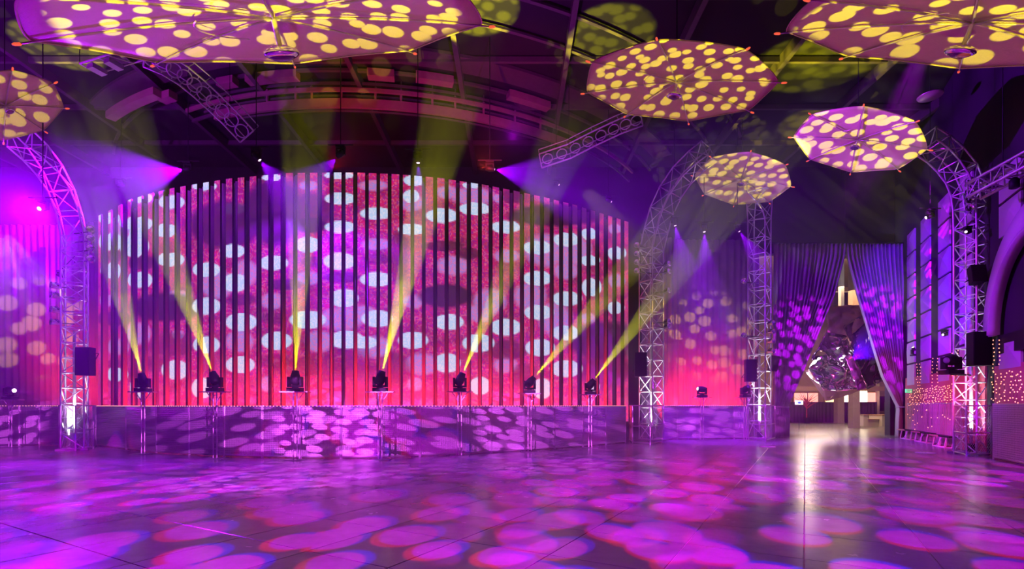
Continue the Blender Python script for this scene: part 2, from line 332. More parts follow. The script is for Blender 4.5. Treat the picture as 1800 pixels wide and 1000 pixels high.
# foyer beyond the opening
struct(MB().box((20, 50, 0), (44, 50.4, 14)).build('wall_foyer', 'warm'))
struct(MB().box((12, 28.4, 13.2), (44, 50, 13.5)).build('ceiling_foyer', 'warm'))
struct(MB().box((42, 28.3, 0), (42.3, 50, 13.3)).build('wall_foyer_right', 'warm'))
struct(MB().box((15, 44, 0), (20.2, 44.3, 13.3)).build('wall_foyer_left', 'warm'))
fm = struct(MB().obox((0, 0, 0), (.1, 0, 0), (0, .1, 0), (0, 0, .1)).build('trim_foyer', 'concrete')); bpy.data.objects.remove(fm)
struct(MB().box((20, 46.6, 2.95), (34, 47.1, 3.35)).build('trim_12', 'warm'))
struct(MB().box((22.75, 35.4, 8.3), (22.97, 35.7, 13.3)).build('trim_13', 'white'))
struct(MB().box((20, 36.5, 12.1), (34, 36.9, 12.5)).build('trim_14', 'wood'))
struct(MB().box((20, 38.5, 10.2), (34, 38.8, 10.5)).build('trim_15', 'wood'))
wn = 0
for (xa, xb, ya, yb, m) in [(1479, 1495, 692, 707, 'winw'), (1507, 1523, 686, 707, 'winw'), (1524, 1541, 690, 707, 'winp'), (1553, 1569, 689, 707, 'winp'), (1396, 1418, 691, 708, 'winp'), (1420, 1437, 691, 707, 'winp'), (1451, 1469, 699, 707, 'winy')]:  # second pane from the left is pink wall, its glow put in
    a, b_ = P(xa, yb+1, 49.8), P(xb, ya, 49.8); wn += 1
    f = MB().box((a.x-.12, 49.78, a.z-.12), (b_.x+.12, 49.99, b_.z+.12)).build('window_%d' % wn, 'wood'); struct(f)
    MB().box((a.x, 49.72, a.z), (b_.x, 49.78, b_.z)).build('pane', m, f)

# ================================================================== STAGE CURTAINS
def pleats(name, pts, z0, z1, m, amp=.07, pitch=.34, step=.05):
    """pleated cloth along a plan polyline"""
    mb = MB(); L = [0]
    for a, b_ in zip(pts, pts[1:]): L.append(L[-1]+(Vector(b_)-Vector(a)).length)
    n = int(L[-1]/step); i = 0; rnd = random.Random(len(pts)*7+n); zs = [z0, z0+(z1-z0)*.5, z1]; ph = 0
    for k in range(n+1):
        s = L[-1]*k/n
        while i < len(L)-2 and s > L[i+1]: i += 1
        a, b_ = Vector(pts[i]), Vector(pts[i+1]); d = (b_-a).normalized(); p = a+d*(s-L[i]); nn = Vector((d.y, -d.x))
        ph += 2*pi*step/pitch*(1+.5*noise.noise(Vector((s*.9, 0, 3))))
        for z in zs:
            q = p+nn*(amp*sin(ph+.2*z)); mb.v.append((q.x, q.y, z))
    for k in range(n):
        for j in range(len(zs)-1): mb.f.append((k*3+j, k*3+3+j, k*3+4+j, k*3+1+j))
    o = mb.build(name, m, smooth=True); so = o.modifiers.new('thick', 'SOLIDIFY'); so.thickness = .02; return o
def off(p, r): v = (p-CC).normalized(); return p+v*r
mid = [tuple(off(led_xy(px), -.95)) for px in range(160, 1131, 30)]
o = pleats('stage_curtain', mid, 0, 10.5, 'curtain'); tag(o, 'wide pleated curtain hanging behind the glowing screen strips', 'curtain')
o = pleats('stage_curtain', [(-27.6, 26), (-22, 26), (-19.4, 25)], 0, 10.8, 'curtain'); tag(o, 'pleated curtain at far left with pale yellow dots projected on it', 'curtain')
o = pleats('stage_curtain', [(6.6, 26.2), (9, 27.2), (13.2, 27.3)], 0, 10.45, 'curtain'); tag(o, 'red and purple lit curtain between the two middle right towers', 'curtain')

# door drapes gathered at the sides
def drape(name, Y, xo, inner, z1, side):
    mb = MB(); NU, NV = 150, 44
    for j in range(NV+1):
        z = z1*(1-j/NV); xi = interp(inner, z1-z)
        for i in range(NU+1):
            u = i/NU; x = xo+(xi-xo)*u; w = abs(xi-xo)
            amp = .10+.05*min(1, 2.5/max(w, .5)); ph = u*17*2*pi+.8*sin(u*9)
            mb.v.append((x+.02*sin(ph*1.3), Y+amp*sin(ph)+.25*(1-w/4)*sin(u*pi), max(.01, z)))
    for j in range(NV):
        for i in range(NU): a = j*(NU+1)+i; mb.f.append((a, a+1, a+NU+2, a+NU+1))
    o = mb.build(name, 'drape', smooth=True); so = o.modifiers.new('thick', 'SOLIDIFY'); so.thickness = .02; return o
DY = 26.4; zt = 9.95
def X(px, Y=DY): return (px-900)/F*Y
def Zd(py, Y=DY): return zt-(EYE+(HY-py)/F*Y)    # distance below the top of the drape
dl = drape('door_drape', DY, X(1360), [(0, X(1486)), (Zd(450), X(1485)), (Zd(520), X(1466)), (Zd(600), X(1432)), (Zd(660), X(1408)), (Zd(700), X(1390)), (Zd(714), X(1384)), (Zd(730), X(1387)), (zt, X(1386))], zt, 1)
tag(dl, 'tall purple satin drape tied back at the left of the doorway', 'curtain', 'door drapes')
dr = drape('door_drape', DY, X(1602), [(0, X(1486.5)), (Zd(450), X(1488)), (Zd(520), X(1506)), (Zd(600), X(1530)), (Zd(660), X(1549)), (Zd(700), X(1570)), (Zd(716), X(1579)), (Zd(735), X(1577)), (zt, X(1576))], zt, -1)
tag(dr, 'tall purple satin drape tied back at the right of the doorway', 'curtain', 'door drapes')
for d, xa, xb in ((dl, 1360, 1385), (dr, 1578, 1602)):
    z = EYE-.1; c = (X(xa)+X(xb))/2; w = abs(X(xb)-X(xa))/2+.03
    MB().tube([(c+w*cos(t*pi/8), DY+.26*sin(t*pi/8), z) for t in range(16)], .035, 6, True).build('tie_band', 'drape', d)
o = MB().tube([(X(1345), DY, zt+.05), (X(1604), DY, zt+.05)], .05).build('curtain_rail', 'black'); tag(o, 'black rail the tall doorway drapes hang from', 'rail')
for xx in (X(1352), X(1486), X(1600)): bar('hanger', (xx, DY, zt+.05), (xx, DY, CZ), .02, 'black', o)

# ================================================================== SCREEN STRIPS
SX = [174.9, 192.4, 209.8, 227, 245.3, 264, 283, 302.3, 321.7, 341.4, 362, 381.7, 402.6, 423.6, 444.8, 465.6, 487, 508.8, 529.6, 551.5, 572.7, 593.5, 614.2, 635.1, 655, 674.8, 695, 714.9, 734.9, 754.8, 775, 794.9, 814.2, 834, 853, 871.6, 890, 908.2, 926.4, 944, 961.2, 978, 994.6, 1010.6, 1026.8, 1042.2, 1057.4, 1072.6, 1087.4, 1101]
BL = [(190,383,20,10),(195,425,24,15),(245,348,25,9),(240,393,30,12),(235,432,25,20),(240,415,14,20),(300,355,24,12),(290,405,22,12),(298,456,26,12),(358,327,22,8),(196,476,18,14),(245,492,24,14),(362,474,25,13),(362,538,26,15),(203,658,20,12),(245,682,16,18),(362,606,24,15),(355,682,20,18),(308,650,25,17),
(408,441,22,12),(412,497,24,16),(477,312,18,6),(540,430,22,14),(480,462,26,13),(595,308,26,7),(597,349,27,11),(597,399,27,11),(596,459,28,15),(604,524,26,16),(423,566,28,16),(540,562,32,16),(485,599,27,16),(608,597,30,16),(421,641,26,15),
(660,375,28,11),(660,491,28,13),(727,317,18,10),(722,403,24,10),(776,379,28,13),(828,325,16,6),(834,367,28,11),(662,560,28,15),(640,602,22,11),(725,598,27,15),(788,566,26,14),(785,638,24,17),(840,603,28,16),(843,678,18,16),
(888,399,26,11),(944,435,26,12),(944,489,26,13),(995,421,24,12),(1035,411,16,10),(1035,458,18,9),(1038,505,18,16),(1082,445,18,11),(946,549,26,13),(995,525,26,13),(888,575,28,15),(948,611,26,15),(993,585,26,13),(994,648,28,15),(1080,541,15,11),(952,683,18,18),(1040,680,12,12),(722,345,14,12)]
LIL = [(190,528,16,11),(240,586,26,20),(312,588,12,8),(205,610,22,14),(541,326,16,9),(541,489,22,13),(478,529,22,15),(468,675,12,14),(655,326,26,10),(660,429,26,11),(722,356,22,16),(786,338,20,12),(795,467,30,18),(725,530,18,13),(843,550,24,17),(728,675,14,13),(938,385,16,9),(994,476,24,16),(1080,402,14,9),(1082,493,16,12),(1033,560,16,10),(888,642,22,14),(890,450,24,12),(408,367,24,10),(875,348,10,8),(380,500,30,26),(430,480,24,24),(600,560,40,22),(655,610,34,20),(740,640,30,20),(860,530,30,24),(930,520,30,24),(975,560,30,30),(215,400,22,20),(1000,440,40,30),(830,345,40,16),(640,550,20,14),(310,520,24,10),(420,600,26,20),(560,600,26,20),(960,440,40,30)]
DK = [(290,540,62,24,1),(395,395,62,42,.95),(480,372,52,58,1),(545,372,36,30,.8),(545,395,30,14,1),(200,560,32,12,.8),(780,432,34,9,.8),(782,520,46,20,1),(700,455,16,50,.5),(610,660,50,55,.5),(690,650,30,30,.6),(1062,600,62,34,1),(1060,650,46,34,.8),(975,378,80,19,1),(900,345,20,12,.7),(302,605,42,20,.6),(270,640,22,14,.5),(890,615,36,16,.7),(500,500,30,10,.8),(480,560,22,10,.6),(424,527,24,10,.6),(600,487,30,10,.8),(550,460,20,9,.6),(660,455,24,9,.6),(920,660,26,20,.6),(820,445,22,10,.8),(1085,470,18,8,.5),(200,640,20,8,.4),(560,640,40,20,.5),(480,635,30,12,.5),(200,450,20,9,.6),(250,462,26,12,.8)]
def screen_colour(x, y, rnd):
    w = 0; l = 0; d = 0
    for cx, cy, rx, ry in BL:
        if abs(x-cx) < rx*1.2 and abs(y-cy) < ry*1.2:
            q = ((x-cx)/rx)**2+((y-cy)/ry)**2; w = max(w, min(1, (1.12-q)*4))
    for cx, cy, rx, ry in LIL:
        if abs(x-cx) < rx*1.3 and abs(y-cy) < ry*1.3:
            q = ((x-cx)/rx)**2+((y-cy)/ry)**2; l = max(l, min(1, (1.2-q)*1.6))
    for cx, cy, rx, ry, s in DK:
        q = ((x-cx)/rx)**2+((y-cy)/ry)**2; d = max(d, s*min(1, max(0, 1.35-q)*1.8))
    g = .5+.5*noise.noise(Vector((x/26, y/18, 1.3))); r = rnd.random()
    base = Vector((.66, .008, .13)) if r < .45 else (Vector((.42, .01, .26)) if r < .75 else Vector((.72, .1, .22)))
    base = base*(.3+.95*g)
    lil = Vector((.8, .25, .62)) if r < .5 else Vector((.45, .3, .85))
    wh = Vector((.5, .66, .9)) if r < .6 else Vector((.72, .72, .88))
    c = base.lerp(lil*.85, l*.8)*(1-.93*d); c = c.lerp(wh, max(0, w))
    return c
ms = bpy.data.materials.new('screen_pixels'); ms.use_nodes = True; nt = ms.node_tree; b = nt.nodes['Principled BSDF']; b.inputs['Base Color'].default_value = (.22, .2, .22, 1); b.inputs['Roughness'].default_value = .6
at = nt.nodes.new('ShaderNodeAttribute'); at.attribute_name = 'pixel'; nt.links.new(at.outputs['Color'], b.inputs['Emission Color']); b.inputs['Emission Strength'].default_value = .95
ms.cycles.emission_sampling = 'NONE'; M['screen'] = ms
SW = .275; NX = 6; ZT = EYE+8.5; ZB = .9; NZ = 190
for i, px in enumerate(SX):
    p = led_xy(px); tng = (led_xy(px+3)-led_xy(px-3)).normalized(); nrm = Vector((tng.y, -tng.x))    # towards the viewer
    if nrm.y > 0: nrm = -nrm
    hz = MB().obox((p.x-nrm.x*.04, p.y-nrm.y*.04, (ZT+.02)/2), (*(tng*(SW/2+.006)), 0), (*(nrm*.035), 0), (0, 0, (ZT+.02)/2)).build('screen_strip', 'black')
    tag(hz, 'tall narrow glowing screen strip, %s from the left of the stage wall' % ordn(i), 'screen', 'screen strips across the stage')
    mb = MB(); cols = []; rnd = random.Random(i)
    for a in range(NZ+1):
        z = ZB+(ZT-ZB)*a/NZ
        for k in range(NX+1):
            q = p+tng*(SW*(k/NX-.5)); mb.v.append((q.x, q.y, z))
    for a in range(NZ):
        for k in range(NX):
            v = a*(NX+1)+k; mb.f.append((v, v+1, v+NX+2, v+NX+1))
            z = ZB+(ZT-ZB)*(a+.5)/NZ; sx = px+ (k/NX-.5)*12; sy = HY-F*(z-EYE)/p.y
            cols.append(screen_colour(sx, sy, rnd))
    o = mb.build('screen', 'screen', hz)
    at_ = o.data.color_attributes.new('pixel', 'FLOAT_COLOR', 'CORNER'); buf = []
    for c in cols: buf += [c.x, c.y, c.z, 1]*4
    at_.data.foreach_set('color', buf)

# ================================================================== BARRIER
def bpt(px): Y = EYE*F/(interp(BAR, px)-HY); return Vector(((px-900)/F*Y, Y))
def barrier(a, b_, label, n=0):
    t = empty('barrier_panel', (a.x, a.y, 0), math.atan2(b_.y-a.y, b_.x-a.x)); L = (b_-a).length; H = EYE-.01
    tag(t, label, 'barrier', 'mesh barrier panels in front of the stage')
    MB().box((.04, -.012, .08), (L-.04, .012, H-.05)).build('mesh_infill', 'bpanel', t)
    for nm, z in (('top_rail', H-.03), ('bottom_rail', .06)): bar(nm, (.02, 0, z), (L-.02, 0, z), .028, 'pipe', t)
    for x in (.02, L-.02): bar('post', (x, 0, 0), (x, 0, H), .028, 'pipe', t)
    k = int(L/.11); mb = MB()
    for i in range(k):
        x = L*(i+.5)/k; z = H+.012; mb.box((x-.012, -.045, z-.045), (x+.012, -.025, z-.021))
    o = mb.build('bulb_row', 'pinkbulb', t); o['kind'] = 'stuff'
    return t
bx = [170, 222, 275, 333, 394, 461, 528, 600, 670, 738, 804, 863, 922, 975, 1025, 1065, 1100]
for i, (a, b_) in enumerate(zip(bx, bx[1:])):
    barrier(bpt(a), bpt(b_), 'dotted mesh barrier panel before the screens, %s from the left tower' % ordn(i))
for i, (a, b_) in enumerate([((-36, 783), (34, 783)), ((34, 783), (70, 783)), ((70, 783), (108, 784))]):
    barrier(G(*a).xy, G(*b_).xy, 'mesh barrier panel left of the left tower, %s from the edge' % ordn(i))
for i, (a, b_) in enumerate([((1166, 773), (1190, 772)), ((1190, 772), (1230, 772)), ((1230, 772), (1290, 771)), ((1290, 771), (1312, 771))]):
    barrier(G(*a).xy, G(*b_).xy, 'mesh barrier panel between the two middle towers, %s from the left' % ordn(i))

# ================================================================== TRUSS TOWERS
def lattice(root, pts, w, ups, r=.033, rb=.018, m='alu', rings_=0):
    """square lattice along a polyline; ups: reference side direction"""
    fr = []
    for i, p in enumerate(pts):
        t = (pts[min(i+1, len(pts)-1)]-pts[max(i-1, 0)]).normalized(); n1 = (ups-t*ups.dot(t)).normalized(); n2 = t.cross(n1)
        fr.append([p+(n1*a+n2*b_)*w/2 for a, b_ in ((-1, -1), (1, -1), (1, 1), (-1, 1))])
    for k in range(4): MB().tube([f[k] for f in fr], r, 7).build('chord', m, root, True)
    for i in range(len(fr)):
        for k in range(4):
            bar('rung', fr[i][k], fr[i][(k+1) % 4], rb, m, root)
            if i < len(fr)-1: 
                a, b_ = (fr[i][k], fr[i+1][(k+1) % 4]) if i % 2 else (fr[i][(k+1) % 4], fr[i+1][k])
                bar('diagonal_brace', a, b_, rb, m, root)
def tower(base, w, rz, hstr, arc, label, bays):
    root = empty('truss_tower', (base.x, base.y, 0)); tag(root, label, 'truss tower', 'lattice truss towers')
    pts = [Vector((0, 0, .06+(hstr-.06)*i/bays)) for i in range(bays+1)]+[Vector(a)-Vector((base.x, base.y, 0)) for a in arc]
    ups = Vector((cos(rz), sin(rz), 0)); lattice(root, pts, w, ups)
    MB().obox((0, 0, .03), ups*(w*.7), Vector((-ups.y, ups.x, 0))*(w*.7), (0, 0, .03)).build('base_plate', 'steel', root)
    # diffuser tube up the middle, lit from the foot
    MB().tube([(0, 0, .1), (0, 0, 4.4)], .05, 10).build('centre_tube', 'white', root, True)
    MB().lathe([(.12, .06), (.12, .3), (.09, .34)], 12).build('foot_lamp', 'black', root)
    return root
tl = G(131, 790); tr1 = G(1145, 774); tr2 = G(1335, 771); tr3 = G(1707, 797)
def arcp(px, Ys, ys): return [P(a, b_, Y) for a, b_, Y in zip(px, ys, Ys)]
T1 = tower(tl, .66, R_(30), P(131, 420, tl.y).z, arcp([122, 108, 88, 62, 35], [tl.y, tl.y-.2, tl.y-.6, tl.y-1.2, tl.y-2], [375, 335, 300, 268, 243]), 'lattice tower at the left of the stage, curving up into violet haze', 14)
T2 = tower(tr1, .78, R_(35), P(1147, 440, tr1.y).z, arcp([1153, 1163, 1178, 1199, 1224, 1246], [tr1.y, tr1.y-.2, tr1.y-.5, tr1.y-.9, tr1.y-1.3, tr1.y-1.7], [405, 370, 338, 308, 283, 266]), 'lattice tower right of the screens with top bending right', 12)
T3 = tower(tr2, .8, R_(45), P(1335, 420, tr2.y).z, arcp([1335, 1335, 1335, 1330], [tr2.y-.1, tr2.y-.5, tr2.y-1.2, tr2.y-2.2], [385, 360, 335, 318]), 'lattice tower left of the doorway drapes, under the smallest umbrella', 12)
T4 = tower(tr3, .66, R_(20), P(1707, 400, tr3.y).z, arcp([1706, 1702, 1690, 1671, 1650, 1628], [tr3.y, tr3.y, tr3.y-.1, tr3.y-.2, tr3.y-.3, tr3.y-.4], [365, 335, 305, 281, 262, 248]), 'lattice tower at the right wall with top bending left', 13)

def wires(L, H, pitch=.11, z0=.06):
    mb = MB(); n = int((L+H)/pitch)
    def seg(a, b_): mb.tube([a, b_], .004, 3)
    for i in range(1, n):
        s = i*pitch
        x0, za = (s, z0) if s < L else (L, z0+s-L); x1, zb = (0, z0+s) if s < H else (s-H, z0+H)
        seg((x0, 0, za), (x1, 0, zb)); seg((L-x0, 0, za), (L-x1, 0, zb))
    return mb
def cage(pts, label):
    t = empty('fence_cage', (pts[0].x, pts[0].y, 0)); tag(t, label, 'cage', 'wire cages round the tower feet'); o0 = pts[0]; H = EYE-.02
    for a, b_ in zip(pts, pts[1:]):
        a3, b3 = Vector((a.x-o0.x, a.y-o0.y, 0)), Vector((b_.x-o0.x, b_.y-o0.y, 0)); L = (b3-a3).length
        fr = empty('cage_panel', a3, math.atan2(b3.y-a3.y, b3.x-a3.x)); fr.parent = t
        for z in (.06, .75, H): bar('rail', (0, 0, z), (L, 0, z), .022, 'pipe', fr)
        for x in (0, L): bar('post', (x, 0, 0), (x, 0, H), .026, 'pipe', fr)
        o = wires(L, H-.06).build('wire_mesh', 'pipe', fr); o['kind'] = 'stuff'
    return t
def gp(*l): return [G(*q).xy for q in l]
cage(gp((107, 784), (104, 788), (133, 792), (164, 788), (168, 784)), 'wire cage round the foot of the left tower')
cage(gp((1106, 773), (1112, 779), (1143, 782), (1164, 778), (1166, 772)), 'wire cage round the foot of the tower right of the screens')
cage(gp((1314, 771), (1316, 773), (1346, 776), (1362, 771)), 'wire cage round the foot of the tower left of the drapes')
cage(gp((1676, 788), (1677, 797), (1699, 802), (1743, 800), (1744, 790)), 'wire cage round the foot of the tower at the right wall')

# ================================================================== FENCES AT THE RIGHT WALL
def fence_line(pa, pb, name, label, m, offs, bay, H):
    a, b_ = wall_pt(pa, offs), wall_pt(pb, offs); t = empty(name, (a.x, a.y, 0), math.atan2((b_-a).y, (b_-a).x)); L = (b_-a).length; tag(t, label, 'fence')
    n = max(1, round(L/bay))
    for i in range(n+1): bar('post', (L*i/n, 0, 0), (L*i/n, 0, H), .035, 'pipe', t)
    for i in range(n):
        for z in (.07, H-.03): bar('rail', (L*i/n, 0, z), (L*(i+1)/n, 0, z), .025, 'pipe', t)
    return t, L, n
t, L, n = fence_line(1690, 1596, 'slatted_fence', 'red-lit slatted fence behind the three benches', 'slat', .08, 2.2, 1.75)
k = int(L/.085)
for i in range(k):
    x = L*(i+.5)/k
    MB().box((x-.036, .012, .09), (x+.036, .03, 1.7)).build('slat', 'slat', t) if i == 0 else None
s0 = t.children[-1]; s0.location.x = 0
for i in range(1, k):
    o = s0.copy(); COL.objects.link(o); o.location.x = L*i/k; o.location.y = .006*(i % 2)
t, L, n = fence_line(1880, 1747, 'chain_link_fence', 'purple-lit woven chain fence at the far right edge', 'pipe', .5, 2.4, 1.7)
MB().box((.03, .03, .08), (L-.03, .04, 1.66)).build('backing_cloth', 'bpanel', t)
o = wires(L, 1.6, .09).build('wire_mesh', 'pipe', t); o['kind'] = 'stuff'

# fairy lights on the red wall
mb = MB(); wire = MB(); rnd = random.Random(5); runs = []
def put(px, py):
    p = wall_pt(px, .17); z = wz(px, py, .17); mb.lathe([(.004, -.02), (.017, 0), (.004, .02)], 5, Matrix.Translation((p.x, p.y, z))); return (p.x, p.y, z)
for i in range(20):
    px = 1598+i*4.0; pts_ = []
    y0 = 688-i*.6
    if px < 1676:
        for k in range(7): pts_.append(put(px+rnd.uniform(-1.8, 1.8), y0+k*4.2+rnd.uniform(-1.6, 1.6)))
    for k in range(rnd.randint(0, 2)): pts_.append(put(px+rnd.uniform(-3, 3), y0+30+rnd.uniform(0, 40)))
    if len(pts_) > 1: wire.tube(pts_, .004, 3)
for pa, pb, ya, yb in ((1611, 1619, 640, 688), (1638, 1649, 630, 684), (1673, 1685, 616, 660)):
    for q in (pa+1.5, pb-1.5):
        pts_ = [put(q+rnd.uniform(-1.2, 1.2), y) for y in [ya+j*(yb-ya)/9 for j in range(10)]]; wire.tube(pts_, .004, 3)
for i in range(8):
    q = 1745+i*7.4; pts_ = [put(q+rnd.uniform(-3, 3), 655+k*7.2+rnd.uniform(-3, 3)) for k in range(8)]; wire.tube(pts_, .004, 3)
pts_ = [put(1746+rnd.uniform(-1, 2), 598+k*7) for k in range(9)]; wire.tube(pts_, .004, 3)
pts_ = [put(1756+rnd.uniform(-1, 2), 598+k*7) for k in range(7)]; wire.tube(pts_, .004, 3)
fl = wire.build('fairy_lights', 'black'); tag(fl, 'strings of tiny amber bulbs hung over the red right wall', 'fairy lights', kind='stuff')
o = mb.build('bulb', 'bulb', fl); o['kind'] = 'stuff'

# arch at the right edge
ac = wall_pt(1835, .1); az = wz(1752, 590, .1); ar = (wall_pt(1753, .1)-ac).length
arch = empty('arched_surround', (ac.x, ac.y, az), math.atan2(WD.y, WD.x)); tag(arch, 'purple-lit curved arch moulding at the far right', 'arch')
for nm, r0, r1, dp, m in (('outer_band', ar, ar+.75, .12, 'facet'), ('inner_band', ar-.1, ar, .22, 'facet'), ('bead', ar-.2, ar-.1, .3, 'facet')):
    mb = MB(); n = 48
    for i in range(n+1):
        a = pi*i/n-.0
        for rr_, d in ((r0, 0), (r1, 0), (r1, dp), (r0, dp)): mb.v.append((rr_*cos(a), d, rr_*sin(a)))
    for i in range(n):
        for k in range(4): mb.f.append((i*4+k, i*4+4+k, i*4+4+(k+1) % 4, i*4+(k+1) % 4))
    mb.f += [(0, 1, 2, 3), (n*4+3, n*4+2, n*4+1, n*4)]
    mb.build(nm, m, arch, True)
MB().box((-ar+.1, .0, -.6), (ar-.1, .02, -.02)).build('sill', 'black', arch)

# ================================================================== UMBRELLAS
def fit_tilt(hub, hw, yfar, ynear, skew):
    """turn of a hanging disc so that its outline falls where it was measured"""
    def ev(R, t, r):
        m = Matrix.Rotation(r, 3, 'Y') @ Matrix.Rotation(t, 3, 'X'); pr = []
        for k in range(32):
            v = hub+m @ Vector((R*cos(pi*k/16), R*sin(pi*k/16), -.07*R)); pr.append((900+F*v.x/v.y, HY-F*(v.z-EYE)/v.y))
        xs = [p[0] for p in pr]; ys = [p[1] for p in pr]; il, ir = xs.index(min(xs)), xs.index(max(xs))
        e = ((max(xs)-min(xs))/2-hw)**2+(max(ys)-yfar)**2+(ys[ir]-ys[il]-skew)**2*.5
        if ynear is not None: e += (min(ys)-ynear)**2
        return e
    best = [hw*hub.y/F, .2, 0.0]; st = [.3, .15, .15]; b = ev(*best)
    for _ in range(60):
        mv = False
        for a in range(3):
            for sg in (-1, 1):
                c = list(best); c[a] += sg*st[a]; v = ev(*c) if c[0] > .3 else 1e9
                if v < b: b, best, mv = v, c, True
        if not mv: st = [q*.6 for q in st]
    return best
def umbrella(px, py, hw, yfar, ynear, Y, phase, label, lower=.05, cable=True, skew=0):
    hub = P(px, py, Y); R, t_, r_ = fit_tilt(hub, hw, yfar, ynear, skew); R *= .98; drop = .07*R
    root = empty('umbrella', hub); rm = Matrix.Rotation(r_, 3, 'Y') @ Matrix.Rotation(t_, 3, 'X'); root.rotation_euler = rm.to_euler(); tag(root, label, 'umbrella', 'hanging umbrellas')
    n = 96; rings_ = 10; mb = MB(); mb.v.append((0, 0, 0))
    def rz(f, a):
        g = (a-phase)/(2*pi/8) % 1; sc = 1-.055*sin(pi*g)*f**2; r = R*f*sc; return r, -drop*(f**1.7)+ .02*R*sin(pi*g)*f*f*.5
    for j in range(1, rings_+1):
        for k in range(n):
            a = 2*pi*k/n; r, z = rz(j/rings_, a); mb.v.append((r*cos(a), r*sin(a), z))
    for k in range(n): mb.f.append((0, 1+(k+1) % n, 1+k))
    for j in range(rings_-1):
        for k in range(n): a = 1+j*n; mb.f.append((a+k, a+(k+1) % n, a+n+(k+1) % n, a+n+k))
    can = mb.build('canopy', 'fabric', root, True); so = can.modifiers.new('thick', 'SOLIDIFY'); so.thickness = .012
    ed = []
    for k in range(n): r, z = rz(1, 2*pi*k/n); ed.append((r*cos(2*pi*k/n), r*sin(2*pi*k/n), z-.01))
    MB().tube(ed, .004*R, 5, True).build('hem', 'fabric', can)
    for k in range(8):
        a = phase+2*pi*k/8; d = Vector((cos(a), sin(a), 0))
        rib = MB().tube([d*(R*f)+Vector((0, 0, -drop*f**1.7-.03-lower*R*(1-f)*.3)) for f in (0, .2, .4, .6, .8, 1, 1.05)], [.018]*5+[.012]*2, 6).build('rib', 'rib', root, True)
        e = d*(R*1.05)+Vector((0, 0, -drop*1.08-.03))
        MB().lathe([(.01, -.05), (.022, -.03), (.022, .04), (.01, .07)], 8, Matrix.Translation(e) @ d.to_track_quat('Z', 'Y').to_matrix().to_4x4()).build('tip_lamp', 'redtip', rib)
    MB().tube([(R*.34*cos(a), R*.34*sin(a), -.05*R) for a in [2.3+i*.1 for i in range(16)]], .003*R, 5).build('brace_wire', 'rib', root)
    MB().lathe([(.012*R, -.15*R), (.012*R, .02*R), (.05*R, .03*R)], 12).build('stem', 'rib', root, True)
    hb = MB().lathe([(.065*R, -.175*R), (.08*R, -.165*R), (.08*R, -.15*R), (.04*R, -.13*R)], 24).build('hub_lamp', 'chrome', root, True)
    MB().lathe([(.03*R, -.19*R), (.058*R, -.178*R), (.058*R, -.172*R)], 24).build('lens', 'glass', hb, True)
    if cable:
        top = rm.inverted() @ Vector((0, 0, CZ-hub.z)); bar('suspension_cable', (0, 0, 0), top, .012, 'black', root)
    return root, R, hub
UM = [umbrella(478, 22, 440, 98, -75, 8.0, .25, 'huge yellow-dotted umbrella at the top left of centre'),
      umbrella(8, 183, 110, 247, 121, 14, .1, 'yellow-dotted umbrella cut by the left edge'),
      umbrella(1190, 140, 175, 216, 68, 12.4, .35, 'yellow-dotted umbrella above the tower right of the screens'),
      umbrella(1509, 243, 121, 301, 182, 17, .28, 'yellow-dotted umbrella above the doorway'),
      umbrella(1305, 312, 88, 357, 262, 22.9, .5, 'smallest yellow-dotted umbrella, low above the tower left of the drapes'),
      umbrella(1714, 32, 405, 112, -60, 8.2, .2, 'huge yellow-dotted umbrella at the top right corner')]
# yellow projectors standing low, each throwing dots up on one umbrella
for (root, R, hub), (sx, sy, sz, sc, p), bgk in zip(UM, [(-1.8, 3.6, .8, 20, 2700), (-5.5, 4.4, .8, 36, 2600), (3.4, 5.0, .8, 34, 2500), (9.5, 7, .8, 32, 5200), (11.5, 9.5, .8, 42, 5200), (3.4, 3.4, .8, 20, 3000)], range(6)):
    L_ = Vector((sx, sy, sz)); d = (hub-L_).length; ang = 2*math.degrees(math.atan(R*.93/d))
    if bgk in (3, 4): ang *= 1.12
    spot(L_, hub, YEL, p*YEL_K, ang, dict(scale=sc, rad=.27, vary=.14, soft=.03, rand=.8, seed=40+bgk, bg=(.045, .03, .004)), blend=.12, r=.005)
spot((13.2, 9.5, .8), P(1640, 165, 17), YEL, 26000, 34, dict(scale=15, rad=.27, vary=.14, soft=.04, rand=.8, seed=77), blend=.3, r=.005)   # added projector of its own for the dot spill on the roof steel
# round dish in the roof
o = empty('hanging_dish', P(1635, 170, 18)); tag(o, 'small round yellow-lit dish hanging under the roof at upper right', 'dish')
MB().lathe([(.36, 0), (.38, .03), (.2, .1), (.03, .13)], 28).build('bowl', 'dish', o, True); bar('rod', (0, 0, .1), (0, 0, CZ-o.location.z), .012, 'black', o)
spot((12.9, 9.8, .8), P(1635, 170, 18), YEL, 2500, 5, r=.005)

